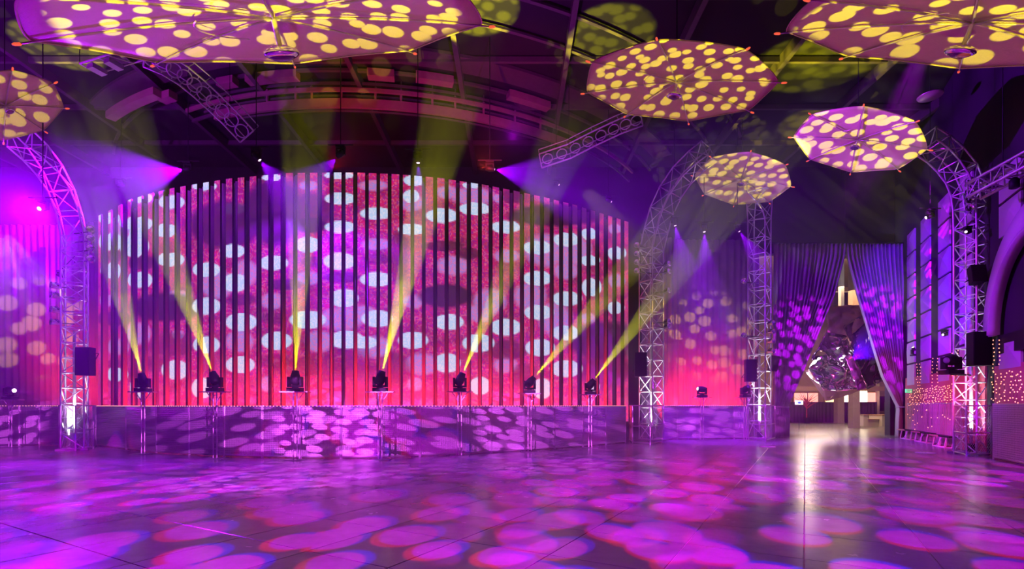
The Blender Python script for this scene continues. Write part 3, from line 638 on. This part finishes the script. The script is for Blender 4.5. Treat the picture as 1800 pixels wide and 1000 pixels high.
# ================================================================== CURVED CEILING TRUSSES WITH RING LAMPS
def ring_truss(pts, w, nr, label, side):
    root = empty('curved_truss', pts[0]); tag(root, label, 'truss', 'curved trusses with hoop lamps'); p0 = pts[0]
    q = [p-p0 for p in pts]; fr = []
    for i, p in enumerate(q):
        t = (q[min(i+1, len(q)-1)]-q[max(i-1, 0)]).normalized(); n = side-t*side.dot(t); n.normalize(); fr.append((p-n*w/2, p+n*w/2, t, n))
    dn = Vector((0, .35, .35))
    for nm, k in (('lower_chord', 0), ('upper_chord', 1)): MB().tube([f[k] for f in fr], .03, 6).build(nm, 'alu', root, True)
    for k in (0, 1): MB().tube([f[k]+dn for f in fr], .02, 6).build('rear_chord', 'alu', root, True)
    for i in range(len(fr)):
        bar('rung', fr[i][0], fr[i][0]+dn, .012, 'alu', root); bar('rung', fr[i][1], fr[i][1]+dn, .012, 'alu', root)
        if i in (0, len(fr)-1): bar('end_rung', fr[i][0], fr[i][1], .025, 'alu', root)
    tot = len(q)-1
    for j in range(nr):
        s = (j+.5)/nr*tot; i = int(s); f = s-i; c = q[i].lerp(q[i+1], f); t, n = fr[i][2], fr[i][3]; rr_ = w*.33
        h = MB().tube([c+(t*cos(a)+n*sin(a))*rr_ for a in [2*pi*k/20 for k in range(20)]], .022, 6, True).build('hoop_lamp', 'alu', root, True)
        bar('hoop_arm', c+n*rr_, c+n*w/2, .012, 'alu', h); bar('hoop_arm', c-n*rr_, c-n*w/2, .012, 'alu', h)
    for p in (q[1], q[-2]): bar('hanger_cable', p, p+Vector((0, 0, CZ-(p+p0).z)), .01, 'black', root)
    return root
ring_truss([P(a, b_, Y) for a, b_, Y in ((255, 98, 15.5), (290, 113, 15.9), (322, 133, 16.3), (350, 156, 16.7), (378, 182, 17.1), (404, 207, 17.5), (434, 240, 17.9))], .62, 10, 'curved truss with hoop lamps under the huge left umbrella', Vector((1, 0, 1)))
ring_truss([P(a, b_, Y) for a, b_, Y in ((1128, 208, 19), (1090, 222, 19.3), (1045, 243, 19.6), (1000, 266, 19.9), (950, 283, 20.2))], .6, 8, 'curved truss with hoop lamps left of the right-centre umbrella', Vector((.3, 0, 1)))
# short ladder frame carrying two flat lamps, joined to the left truss
t = empty('lamp_ladder', P(150, 118, 15)); tag(t, 'horizontal ladder frame with two bar lamps under the huge left umbrella', 'truss'); q0 = t.location.copy()
a0, a1, b0, b1 = [P(*v)-q0 for v in ((140, 112, 15), (245, 78, 15), (172, 129, 15.6), (310, 88, 15.6))]
for a, b_ in ((a0, a1), (b0, b1)): bar('side_rail', a, b_, .03, 'alu', t)
for f in (0, .3, .45, .7, 1): bar('rung', a0.lerp(a1, f), b0.lerp(b1, f), .02, 'alu', t)
for f in (.12, .36):
    c = a0.lerp(a1, f).lerp(b0.lerp(b1, f), .5); d = (b0-a0).normalized(); e = (a1-a0).normalized()
    MB().obox(c+Vector((0, 0, -.1)), d*.26, e*.09, (0, 0, .07)).build('bar_lamp', 'pipe', t)
for v in (a0, b1): bar('hanger_cable', v, v+Vector((0, 0, CZ-(v+q0).z)), .01, 'black', t)
# straight box truss reaching in from the right
t = empty('box_truss', P(1712, 340, 15)); tag(t, 'pink-lit straight box truss reaching in from the right edge', 'truss'); q0 = t.location.copy()
A = P(1712, 336, 15.2)-q0; B = P(1850, 262, 13.2)-q0; lattice(t, [A.lerp(B, i/6) for i in range(7)], .42, Vector((0, .7, .7)), .045, .02, 'pipe')
for f in (.4, .95): c = A.lerp(B, f); bar('hanger_cable', c, c+Vector((0, 0, CZ-(c+q0).z)), .012, 'black', t)
for f in (.55, .8): MB().lathe([(.09, -.22), (.12, -.2), (.12, .0), (.05, .08)], 12, Matrix.Translation(A.lerp(B, f)+Vector((0, 0, -.3)))).build('clamped_lamp', 'black', t, True)
# pillar high on the right; orange light is put into its red colour
pq = P(1749, 240, 17.2); o = MB().box((pq.x-.17, pq.y-.17, 9.4), (pq.x+.17, pq.y+.17, CZ)).build('pillar', 'orangelit'); struct(o); tag(o, 'orange-lit steel pillar high on the right with yellow dots')
pq = P(1770, 240, 17.0); o = MB().box((pq.x-.08, pq.y-.08, 9.4), (pq.x+.08, pq.y+.08, CZ)).build('pillar', 'orangelit'); struct(o); tag(o, 'thin steel pillar beside the wider orange-lit one, high right')

# ================================================================== LAMPS AND SPEAKERS
def moving_head(loc, aim, lens, label, s=1.0, group='beam lamps on stands before the stage', rz=0, hang=False, name='moving_head_lamp'):
    root = empty(name, loc, rz); tag(root, label, 'stage lamp', group); root.scale = (s, s, s)
    sg = -1 if hang else 1
    MB().box((-.2, -.16, min(0, sg*.11)), (.2, .16, max(0, sg*.11))).build('base', 'black', root)
    MB().lathe([(.09, .11*sg), (.1, .14*sg)], 16).build('turntable', 'black', root)
    yk = MB().box((-.21, -.07, min(.13*sg, .19*sg)), (.21, .07, max(.13*sg, .19*sg))).box((-.215, -.08, min(.13*sg, .44*sg)), (-.15, .08, max(.13*sg, .44*sg))).box((.15, -.08, min(.13*sg, .44*sg)), (.215, .08, max(.13*sg, .44*sg))).build('yoke', 'black', root)
    d = Vector(aim).normalized(); c = Vector((0, 0, .37*sg)); mw = Matrix.Translation(c) @ d.to_track_quat('Z', 'Y').to_matrix().to_4x4()
    hd = MB().lathe([(.05, -.19), (.12, -.16), (.145, -.05), (.14, .08), (.105, .2), (.1, .25), (.085, .25), (.085, .235)], 20, mw).build('head', 'black', root, True)
    MB().lathe([(.083, .225), (.07, .245), (.02, .252)], 16, mw).build('lens', lens, hd, True)
    return root, Vector(loc)+Matrix.Rotation(rz, 3, 'Z') @ (c+d*.26)*s
def stand(p, h, label, group):
    t = empty('lamp_stand', (p.x, p.y, 0)); tag(t, label, 'stand', group)
    MB().box((-.3, -.25, 0), (.3, .25, .015)).build('foot_plate', 'steel', t)
    for x in (-.055, .055): bar('upright', (x, 0, .015), (x, 0, h-.03), .02, 'pipe', t)
    for k in range(5): bar('rung', (-.055, 0, .3+k*.42*h/2.1), (.055, 0, .3+k*.42*h/2.1), .012, 'pipe', t)
    MB().box((-.42, -.14, h-.03), (.42, .14, h)).build('top_plate', 'pipe', t)
    for x in (-1, 1): bar('strut', (x*.25, 0, h-.03), (x*.05, 0, h-.32), .014, 'pipe', t)
    return t
HS = [(271, 688, (-.32, .1, 1)), (393, 688, (-.42, .1, 1)), (528, 688, (0, .1, 1)), (671, 688, (.23, .1, 1)), (805, 688, (.42, .1, 1)), (923, 691, (.87, .12, 1)), (1026, 693, (.76, -.1, 1))]
BP = [9000, 11000, 10000, 16000, 9000, 9000, 9000]
for i, (px, py, aim) in enumerate(HS):
    p = bpt(px); p = off(p, .4); h = EYE+(HY-py)/F*p.y
    stand(p, h, 'pole stand under the %s beam lamp from the left before the stage' % ordn(i), 'lamp stands before the stage')
    _, s0 = moving_head((p.x, p.y, h), aim, 'ylens', 'black beam lamp throwing a yellow beam, %s from the left before the stage' % ordn(i), rz=0)
    d = Vector(aim).normalized(); s1 = s0+d*.03
    spot(s1, s1+d*5, (.95, .92, 0), BP[i]*BEAM_K, 13, dict(scale=26, rad=.36, vary=.1, soft=.12, seed=60+i, bg=(.3, .29, 0)), blend=.3, r=.02)
for px, py, aim, ln, lb, sx in [(1230, 698, (-1, -.25, .12), 'plens', 'small lamp throwing a violet beam leftward, between middle towers', 1), (1305, 698, (.2, -1, .5), 'wlens', 'small unlit lamp on a stand left of the tower by the drapes', 1), (31, 702, (1, -.3, -.1), 'plens', 'small lamp on a stand at the left edge throwing violet light', 1)]:
    p = G(px, 773 if px > 500 else 785).xy; p.y -= .3; h = EYE+(HY-py)/F*p.y
    stand(p, h, 'pole stand carrying the %s' % lb.replace('small ', '', 1)[:60], 'side lamp stands')
    _, s0 = moving_head((p.x, p.y, h), aim, ln, lb, group='side lamps on stands')
    if ln == 'plens': d = Vector(aim).normalized(); spot(s0+d*.04, s0+d*5, (.6, .01, 1), 700, 16, blend=.5)
def speaker(c, w, h, d, rz, tilt, label):
    root = empty('loudspeaker', c); root.rotation_euler = (tilt, 0, rz); tag(root, label, 'loudspeaker', 'black loudspeakers on the towers')
    mb = MB(); mb.v = [(-w/2, -d/2, -h/2), (w/2, -d/2, -h/2), (w*.32, d/2, -h/2), (-w*.32, d/2, -h/2), (-w/2, -d/2, h/2), (w/2, -d/2, h/2), (w*.32, d/2, h/2), (-w*.32, d/2, h/2)]
    mb.f = [(3, 2, 1, 0), (4, 5, 6, 7), (0, 1, 5, 4), (1, 2, 6, 5), (2, 3, 7, 6), (3, 0, 4, 7)]; mb.build('cabinet', 'black', root)
    MB().box((-w/2+.02, -d/2-.015, -h/2+.02), (w/2-.02, -d/2, h/2-.02)).build('grille', 'grille', root)
    MB().tube([(-w/2, 0, -h*.3), (-w/2-.04, d*.4, -h*.3), (0, d/2+.12, 0), (w/2+.04, d*.4, h*.3), (w/2, 0, h*.3)], .015, 6).build('bracket', 'black', root)
def spk(x0, y0, x1, y1, Y, rz, lb, tilt=0):
    w = (x1-x0)/F*Y; h = (y1-y0)/F*Y; speaker(P((x0+x1)/2, (y0+y1)/2, Y), w, h, w*.8, rz, tilt, lb)
spk(140, 611, 165, 660, tl.y-.5, 0, 'black loudspeaker on the tower left of the screens')
spk(1114, 620, 1135, 662, tr1.y-.6, 0, 'black loudspeaker on the tower right of the screens')
spk(1308, 632, 1327, 671, tr2.y-.6, 0, 'black loudspeaker on the tower left of the doorway')
spk(1703, 584, 1733, 643, tr3.y-.6, -.1, 'large black loudspeaker low on the right wall tower')
spk(1704, 468, 1727, 499, tr3.y-.5, -.2, 'smaller tilted loudspeaker halfway up the right wall tower', -.2)
spk(1352, 625, 1366, 652, 25.8, .4, 'angled black loudspeaker at the left edge of the drapes', .2)
for (x, y, tw, lb) in [(1701, 398, tr3, 'black lamp high on the right wall tower'), (1672, 658, tr3, 'wide black lamp sticking out left from the right wall tower'), (1660, 580, None, 'black violet-lit lamp on a bracket on the facet wall')]:
    Y = tw.y-.5 if tw else wall_pt(1660).y-.6; c = P(x, y, Y)
    moving_head(c, (-1, -.5, -.1), 'plens' if tw is None or y < 500 else 'wlens', lb, 1.3 if y > 600 else .5, 'lamps on the right wall tower', hang=(y < 600))
    b1 = Vector((tr3.x, tr3.y, c.z)) if tw else Vector((wall_pt(1668).x, wall_pt(1668).y, c.z)); t_ = bar('lamp_bracket', c, b1, .03, 'black', None); tag(t_, 'black arm holding the '+lb.split(' on ')[0].split(' high')[0].split(' sticking')[0]+(' high up' if y < 500 else ' low down' if y > 600 else ' midway'), 'bracket')
# par lamps clamped in columns on the towers
def parcan(c, aim, label, m='chrome', s=1):
    root = empty('par_lamp', c); tag(root, label, 'stage lamp', 'round lamps clamped up the towers'); mw = Vector(aim).to_track_quat('Z', 'Y').to_matrix().to_4x4()
    MB().lathe([(.05*s, -.15*s), (.1*s, -.12*s), (.12*s, .12*s), (.13*s, .13*s), (.13*s, .15*s), (.11*s, .15*s), (.1*s, .12*s)], 16, mw).build('can', m, root, True)
    MB().tube([(.13*s*cos(a), 0, .13*s*sin(a)) for a in [pi*k/8 for k in range(9)]], .012*s, 5).build('yoke', 'black', root)
    return root
def par_cols():
    for x, ys, base, side, where in [(1121, [432, 447, 462, 477], tr1, -1, 'left of the tower right of the screens'), (1172, [465, 478, 512, 566, 574], tr1, 1, 'right of the tower right of the screens'),
                                     (1355, [568, 583, 600, 617], tr2, 1, 'right of the tower by the drapes'), (1703, [321, 340, 354, 368], tr3, -1, 'bend of the right wall tower'),
                                     (160, [405, 421, 438, 456], tl, 1, 'right of the left tower'), (98, [503, 520, 545, 567], tl, -1, 'left of the left tower'), (1308, [495, 590], tr2, -1, 'left of the tower by the drapes')]:
        for i, y in enumerate(ys):
            c = P(x, y, base.y-.35); r = parcan(c, (side*.6, -1, .1), 'small round lamp %s, %s from top' % (where, ordn(i)))
            bar('clamp_arm', (0, .1, 0), (base.x-c.x, base.y-c.y, 0), .02, 'black', r)
par_cols()
# ceiling moving heads with violet beams
CL = [(323, 298, 19.7, (-1, .1, -.1), 58, 32000, 'violet lamp flaring leftward above the left of the screens'),
      (457, 282, 17, (.5, .1, -.62), 62, 2600, 'violet lamp above the screens, left of the pair aimed at each other'),
      (592, 277, 17, (-.62, .1, -.55), 60, 2600, 'violet lamp above the screens, right of the pair aimed at each other'),
      (735, 287, 17, (.05, .05, -1), 34, 1500, 'violet lamp pointing straight down above the screens'),
      (870, 298, 18, (1, .06, -.16), 56, 9000, 'violet lamp throwing wide rays right, above the screens'),
      (205, 326, 22, (-1, -.2, -.32), 26, 4500, 'tiny violet lamp aimed left above the leftmost screens'),
      (68, 367, 15, (.1, -.8, -.5), 140, 6000, 'violet lamp glaring at the viewer at far left'),
      (1187, 397, 23.5, (.25, .05, -1), 40, 5200, 'violet downlight nearest the tower right of the screens'),
      (1238, 408, 23.5, (.05, .05, -1), 40, 5200, 'middle violet downlight above the right curtain'),
      (1300, 407, 23.5, (.6, -.1, -1), 38, 4800, 'violet downlight beside the tower by the drapes'),
      (1627, 383, 20, (-1, .1, -.45), 22, 3500, 'violet lamp aimed left above the right drape'),
      (983, 325, 22, (1, -.1, -.4), 18, 900, 'tiny violet lamp under the wide rays right of the screens'),
      (1075, 355, 22, (1, -.1, -.55), 20, 900, 'tiny violet lamp above the right end of the screens'),
      (100, 482, 21, (-1, -.2, .3), 26, 700, 'tiny violet lamp halfway up the left tower'),
      (1605, 610, 24.5, (-.5, -.1, 1), 16, 3000, 'yellow lamp shining up beside the right drape')]
for (px, py, Y, aim, sz, pw, lb) in CL:
    s = .55 if pw < 1500 and px != 68 else .7; c = P(px, py, Y); d = Vector(aim).normalized(); yel = px == 1605
    root, lens = moving_head((0, 0, 0), d, 'ylens' if yel else 'plens', lb, s, 'small lamps high round the stage', hang=not yel)
    root.location = c-lens
    if yel:
        st = wall_pt(1606, .02); bar('wall_arm', (0, 0, 0), (Vector((st.x, st.y, root.location.z))-root.location)/s, .03, 'black', root)
    elif px == 100: bar('side_arm', (0, 0, 0), (Vector((tl.x, tl.y, root.location.z))-root.location)/s, .03, 'black', root)
    else:
        bar('drop_pole', (0, 0, 0), (0, 0, (CZ-.04-root.location.z)/s), .022, 'black', root); bar('cross_bar', (-.6, 0, .05), (.6, 0, .05), .03, 'black', root)
    spot(c+d*.06, c+d*6, YEL if yel else (VIO if px in (323, 68) else PUR), pw*(VIO_K if not yel else 5), sz, dict(scale=7 if sz > 30 else 20, rad=.42, vary=.12, soft=.2, seed=80+px, bg=((.3, .24, 0) if yel else (.13, .001, .45))), blend=.4, r=.03)

# ================================================================== STAGE UPLIGHTS (behind the barrier)
up = []
for i in range(30):
    px = 186+i*(1090-186)/29; a = bpt(px); l_ = led_xy(px); p = a.lerp(l_, .45)
    up.append((p, l_, 1))
for px, py in ((-10, 778), (30, 778), (70, 778)): p = G(px, py).xy; up.append((p, p+Vector((0, 2)), 1))
for px in (1185, 1215, 1243, 1270, 1298): p = G(px, 769).xy; up.append((p, p+Vector((0, 1.3)), 1))
u0 = None
for i, (p, q, k) in enumerate(up):
    if u0 is None:
        u0 = empty('uplight', (p.x, p.y, 0)); MB().box((-.14, -.1, 0), (.14, .1, .2)).build('lamp_body', 'black', u0); MB().box((-.1, -.07, .2), (.1, .07, .215)).build('lens', 'plens', u0); o = u0
        o.children[1].data.materials[0] = mat('red_lens', (.8, .1, .1), .3, emit=(1, .15, .1), estr=3)
    else: o = copy_tree(u0); o.location = (p.x, p.y, 0)
    tag(o, 'low red uplight hidden behind the mesh barrier at the foot of the curtain', 'uplight', 'red uplights behind the barrier')
    d = (q-p).normalized()
    spot((p.x, p.y, .3), (q.x, q.y, 1.4 if i < 30 else 2.4), (1, .02, .035), (440 if i < 30 else 330)*UP_K, 66, blend=.8, r=.04)

# tower foot lamps (white) shining up through the lattice
for b_, pw in ((tl, 500), (tr1, 700), (tr2, 700), (tr3, 420)):
    spot((b_.x+.15, b_.y-.15, .5), (b_.x, b_.y+.05, 4), (.95, .9, 1), pw*1.6, 44, blend=.6)
    spot((b_.x-.17, b_.y-.12, .5), (b_.x-.05, b_.y, 6), (.95, .92, 1), pw*1.6, 40, blend=.6)
# dotted projections on the two side curtains
spot(P(5, 400, 12), P(48, 575, 26), (.95, .6, .12), 15000, 18, dict(scale=19, rad=.28, vary=.12, soft=.06, seed=3), blend=.6, r=.01)
spot(P(1000, 300, 12), P(1245, 590, 27), (.95, .6, .06), 11000, 17, dict(scale=24, rad=.28, vary=.12, soft=.05, seed=8), blend=.6, r=.01)
# violet dots on the door drapes
spot((10, 12, 11), (X(1425), DY, 4.6), (.6, 0, 1), 34000, 20, dict(scale=34, rad=.30, vary=.12, soft=.06, seed=9), blend=.7, r=.01)
spot((13.2, 14.2, 13.2), (X(1540), DY, 5.4), (.6, 0, 1), 38000, 20, dict(scale=34, rad=.30, vary=.12, soft=.06, seed=10), blend=.7, r=.01)
spot((14, 12, 9), (X(1480), DY, 5), (.55, .05, .62), 700, 40, blend=.8)
spot((14.5, 20, 4.5), G(1630, 780), (1, .3, .7), 260, 60, blend=.8)  # added magenta spot to brighten the benches, no fixture
# right wall washes
fw = wall_pt(1640)
spot((10, 15, 3), (fw.x, fw.y, 6.3), (.12, .0, 1), 12000, 32, blend=.5)
spot((12, 14, 7), (wall_pt(1650).x, wall_pt(1650).y, 4.2), (.8, .05, .6), 300, 52, blend=.8)
spot((12.5, 16, 2.2), (wall_pt(1640).x, wall_pt(1640).y, 1.7), (1, .05, .1), 1500, 60, blend=.8)  # added spot for the red wall glow around the tiny bulbs
spot((8.5, 8, 5), (15.2, 15.0, 1.6), (.75, .05, .8), 1300, 44, blend=.8)  # added magenta wash that brightens the chain fence
# added spots, no fixture: red, pink and violet tint for the roof
spot((-6, 17, 9.5), (-5.5, 20.5, 14), (1, .02, .04), 650, 75, blend=.8)
spot((-1, 17, 9.5), (0, 20.5, 14), (1, .06, .04), 500, 80, blend=.8)
spot((-15, 13, 10), (-13, 18, 13.5), (.8, .05, .5), 400, 80, blend=.8)
spot((-16, 13, 8.5), (-14, 18.5, 14.5), (.4, 0, 1), 3200, 110, blend=.8)
spot((0, 15, 9.5), (1, 20, 14.5), (.5, 0, .8), 900, 110, blend=.8)
# foyer
area((24, 38, 10), (24, 38.5, 0), (1, .58, .3), 1400, 8, 6)
area((27, 45, 6), (24, 36, 3), (1, .75, .55), 500, 3, 3)
area((15.6, 28.9, 3.2), (19, 30.6, 3.6), (.95, .93, 1), 400, 2.4, 2.8)  # added soft panel behind the drape for the mirror facets to reflect
area((27, 33, 5), (21, 31.5, 4), (1, .7, .5), 300, 2, 3)

# ================================================================== FOYER OBJECTS
def column(xa, xb, yb, yt, label):
    Y = EYE*F/(yb-HY); w = (xb-xa)/F*Y; x = ((xa+xb)/2-900)/F*Y; h = 13.2 if yt is None else EYE+(HY-yt)/F*Y
    root = empty('column', (x, Y, 0)); tag(root, label, 'column', 'concrete columns in the foyer')
    MB().box((-w/2, -w/2, .12), (w/2, w/2, 3.0)).build('shaft', 'concrete', root); MB().box((-w/2-.02, -w/2-.02, 0), (w/2+.02, w/2+.02, .12)).build('plinth', 'concrete', root)
    MB().box((-w/2, -w/2, 3.0), (w/2, w/2, h)).build('upper_shaft', 'concrete', root); return root
column(1495, 1507.5, 752, None, 'nearest square concrete column in the middle of the doorway')
column(1469, 1480.5, 743.6, None, 'square concrete column at the left in the doorway')
c3 = column(1542, 1553, 742, None, 'concrete column with a dark sign, behind the counter')
MB().box((-.3, -.33, 1.1), (.3, -.3, 2.5)).build('dark_sign', 'black', c3)
for i, (xa, xb) in enumerate([(1362, 1468), (1481, 1494.5), (1508, 1541), (1554, 1600)]):
    o = pleats('pleated_screen', [((xa-900)/F*47.6, 47.6), ((xb-900)/F*47.6, 47.6)], .03, 1.95, 'pleat', .05, .3)
    tag(o, ['black pleated cloth screen at the left of the foyer', 'narrow black pleated screen between two concrete columns', 'black pleated screen behind the curved counter', 'black pleated screen at the right of the foyer'][i], 'screen', 'black pleated screens in the foyer')
# counter
t = empty('counter', G(1548, 749)); tag(t, 'pale curved counter with wooden top at the right of the foyer', 'counter')
Yc = EYE*F/(749-HY)
def cx(px): return (px-900)/F*Yc-t.location.x
MB().box((cx(1521), .2, 0), (cx(1529), 1.6, .85)).build('side_panel', 'white', t)
MB().box((cx(1529), .3, 0), (cx(1549), .5, .55)).build('front_panel', 'white', t)
MB().box((cx(1529), .2, .5), (cx(1549), 1.2, .56)).build('shelf', 'wood', t)
MB().box((cx(1549), -.1, 0), (cx(1578), 1.4, .82)).build('cabinet', 'white', t)
MB().box((cx(1548.5), -.15, .82), (cx(1578.5), 1.45, .9)).build('worktop', 'wood', t)
MB().box((cx(1520.5), .15, .85), (cx(1530), 1.65, .91)).build('worktop', 'wood', t)
# lit sign with a blue oval
p = P(1404.5, 707.5, 34); t = empty('lit_sign', p); tag(t, 'small white lit sign with a blue oval by the left drape', 'sign')
MB().box((-.26, -.03, -.14), (.26, .03, .14)).build('light_box', 'signw', t); MB().lathe([(.001, 0), (.1, .0), (.1, .012), (.09, .014)], 24, Matrix.Translation((0, -.032, 0)) @ Matrix.Rotation(pi/2, 4, 'X') @ Matrix.Diagonal((1.1, .8, 1, 1))).build('blue_oval', 'signb', t)
bar('sign_pole', (0, .0, -.14), (0, .0, -p.z), .02, 'black', t)
# exit sign
p2 = wall_pt(1597, .25); p = Vector((p2.x, p2.y, wz(1597, 687, .25))); t = empty('exit_sign', p, R_(20)); tag(t, 'small green exit sign beside the right drape', 'sign')
MB().box((-.2, -.03, -.09), (.2, .03, .09)).build('light_box', 'green', t)
bar('bracket', (0, 0, 0), (.1, .3, 0), .02, 'black', t)
cu = bpy.data.curves.new('lettering', 'FONT'); cu.body = 'EXIT'; cu.size = .15; cu.align_x = 'CENTER'; cu.align_y = 'CENTER'; cu.extrude = .004
lt = bpy.data.objects.new('lettering', cu); COL.objects.link(lt); lt.parent = t; lt.location = (0, -.036, 0); lt.rotation_euler = (pi/2, 0, 0); cu.materials.append(M['white'])
bpy.context.view_layer.update(); lm = bpy.data.meshes.new_from_object(lt); l2 = bpy.data.objects.new('exit_lettering', lm); COL.objects.link(l2); l2.parent = t; l2.location = lt.location; l2.rotation_euler = lt.rotation_euler; bpy.data.objects.remove(lt)
# red branches on the foyer wall
t = empty('bare_shrub', P(1418, 745, 46)); t.location.z = 0; tag(t, 'bare branching shrub silhouetted against the pink foyer window', 'plant')
MB().lathe([(.25, 0), (.3, .5), (.26, .52)], 14).build('pot', 'black', t)
rnd = random.Random(3); mb = MB().tube([(0, 0, .4), (0, 0, 2.2)], [.05, .035], 5)
for k in range(26):
    a = rnd.uniform(.2, 2.9); l = rnd.uniform(.5, 1.2); z0 = rnd.uniform(1.6, 2.2); m1 = Vector((cos(a)*l*.5, rnd.uniform(-.3, .3), z0+sin(a)*l*.3)); e = m1+Vector((cos(a)*l*.5, 0, sin(a)*l*.5+rnd.uniform(-.1, .2)))
    mb.tube([(0, 0, z0-.3), m1, e], [.03, .022, .008], 4)
mb.build('branches', 'leaf', t)

# mirrored sculpture
def sheet(name, poly, m, amp, parent, o0, sd=0, Y0=30, cut=4):
    bm = bmesh.new(); vs = [bm.verts.new(P(x, y, Y)-o0) for x, y, Y in poly]; f = bm.faces.new(vs); bmesh.ops.triangulate(bm, faces=[f])
    for _ in range(cut): bmesh.ops.subdivide_edges(bm, edges=bm.edges, cuts=1, use_grid_fill=True); bmesh.ops.triangulate(bm, faces=bm.faces)
    for v in bm.verts:
        q = v.co*1.3+Vector((sd, 0, 0)); v.co.y += amp*(noise.noise(q)+.45*noise.noise(q*2.7))
        v.co.x += amp*.3*noise.noise(q+Vector((9, 0, 0)))
    me = bpy.data.meshes.new(name); bm.to_mesh(me); bm.free(); me.materials.append(M[m]); me.polygons.foreach_set('use_smooth', [True]*len(me.polygons))
    o = bpy.data.objects.new(name, me); COL.objects.link(o); o.parent = parent; so = o.modifiers.new('thick', 'SOLIDIFY'); so.thickness = .05; return o
t = empty('mirrored_sculpture', P(1478, 640, 31)); tag(t, 'huge crumpled mirror-metal sculpture hanging in the foyer', 'sculpture'); q0 = t.location.copy()
for i, (nm, m, amp, poly) in enumerate([
    ('mirror_facet', 'mirror', .55, [(1419, 655, 30), (1436, 618, 30), (1476, 608, 30), (1504, 655, 30), (1512, 685, 30.5), (1470, 687, 30), (1444, 686, 30)]),
    ('lower_edge', 'rock', .12, [(1416, 650, 30.4), (1421, 650, 29.8), (1447, 684, 29.8), (1472, 688, 30), (1453, 704, 30.6)]),
    ('under_facet', 'warm', .1, [(1453, 704, 30.6), (1472, 686, 30), (1513, 683, 30.4), (1495, 692, 31), (1475, 698, 31)]),
    ('dark_facet', 'darkmir', .5, [(1486, 575, 30.5), (1530, 540, 31), (1566, 664, 31.5), (1556, 668, 31), (1526, 684, 30.6), (1506, 640, 30.4)]),
    ('violet_facet', 'purmir', .25, [(1484, 628, 29.9), (1493, 622, 29.8), (1510, 650, 29.8), (1524, 682, 30), (1506, 686, 30)]),
    ('upper_facet', 'rock', .3, [(1448, 590, 31), (1456, 540, 31.5), (1500, 536, 31.5), (1540, 536, 32), (1520, 566, 30.8), (1486, 598, 30.6)]),
    ('left_dark_facet', 'darkmir', .35, [(1430, 632, 30.8), (1448, 585, 31), (1490, 590, 30.7), (1512, 650, 30.6), (1500, 660, 30.9), (1470, 640, 30.9)])]):  # dark mirror panel at the left
    sheet(nm, poly, m, amp, t, q0, i*5.3)
for a in ((1460, 560), (1530, 550)): v = P(*a, 31.5)-q0; bar('hanger_cable', v, v+Vector((0, 0, 13.2-(v+q0).z)), .015, 'black', t)

# ================================================================== BENCHES
def bench(xa, xb, ya, yb, label):
    a = G(xa, ya); b_ = G(xb, yb); L = (b_-a).length; t = empty('bench', a, math.atan2((b_-a).y, (b_-a).x)); tag(t, label, 'bench', 'dark low benches along the right wall'); h = .42
    MB().box((0, 0, h), (L, .3, h+.05)).build('seat', 'black', t)
    MB().box((-.02, -.025, h-.005), (L*.45, .0, h+.05)).build('wood_edge', 'wood', t)
    for k in range(3):
        x = L*(.12+.3*k)
        bar('leg', (x+.22, .03, h), (x, .03, .02), .022, 'white', t); bar('leg', (x+.22, .27, h), (x, .27, .02), .022, 'white', t)
        bar('leg_foot', (x, .03, .02), (x, .27, .02), .02, 'white', t)
    bar('floor_rail', (L*.12, .03, .018), (L*.72, .03, .018), .014, 'white', t); bar('diagonal_brace', (L*.3, .03, .02), (L*.62, .03, h), .014, 'white', t)
bench(1578, 1607, 770, 775, 'dark low bench nearest the right drape')
bench(1603, 1636, 775, 781, 'dark low bench, middle of the three by the right wall')
bench(1634, 1668, 783, 789.5, 'dark low bench nearest the caged tower at the right wall')
# metal covers on the floor
for i, (px, py, lb) in enumerate([(1349, 785, 'oval metal floor cover in front of the doorway drapes'), (1627, 796, 'oval metal floor cover in front of the benches')]):
    p = G(px, py); t = empty('floor_cover', p); tag(t, lb, 'floor cover'); MB().lathe([(.3, .001), (.29, .012), (.05, .016)], 28).build('cover_plate', 'white', t, True); MB().lathe([(.03, .014), (.02, .024)], 10).build('lift_ring', 'steel', t)

# ================================================================== HAZE
def haze_mat(d):
    hm = bpy.data.materials.new('haze'); hm.use_nodes = True; nt = hm.node_tree; nt.nodes.clear(); ou = nt.nodes.new('ShaderNodeOutputMaterial'); vs = nt.nodes.new('ShaderNodeVolumeScatter')
    vs.inputs['Density'].default_value = d; vs.inputs['Anisotropy'].default_value = .15; nt.links.new(vs.outputs[0], ou.inputs['Volume']); return hm
hz = MB().box((-27.9, 13, .02), (11.5, 27.85, 5.5)).build('haze', haze_mat(.027)); tag(hz, 'thin violet stage haze filling the hall before the screens', 'haze', kind='stuff')
for z0, z1, d in ((5.52, 9.2, .018), (9.22, 11.6, .011), (11.62, CZ-.02, .0015)):
    o = MB().box((-27.9, 13, z0), (11.5, 27.85, z1)).build('haze_layer', haze_mat(d), hz); o['kind'] = 'stuff'
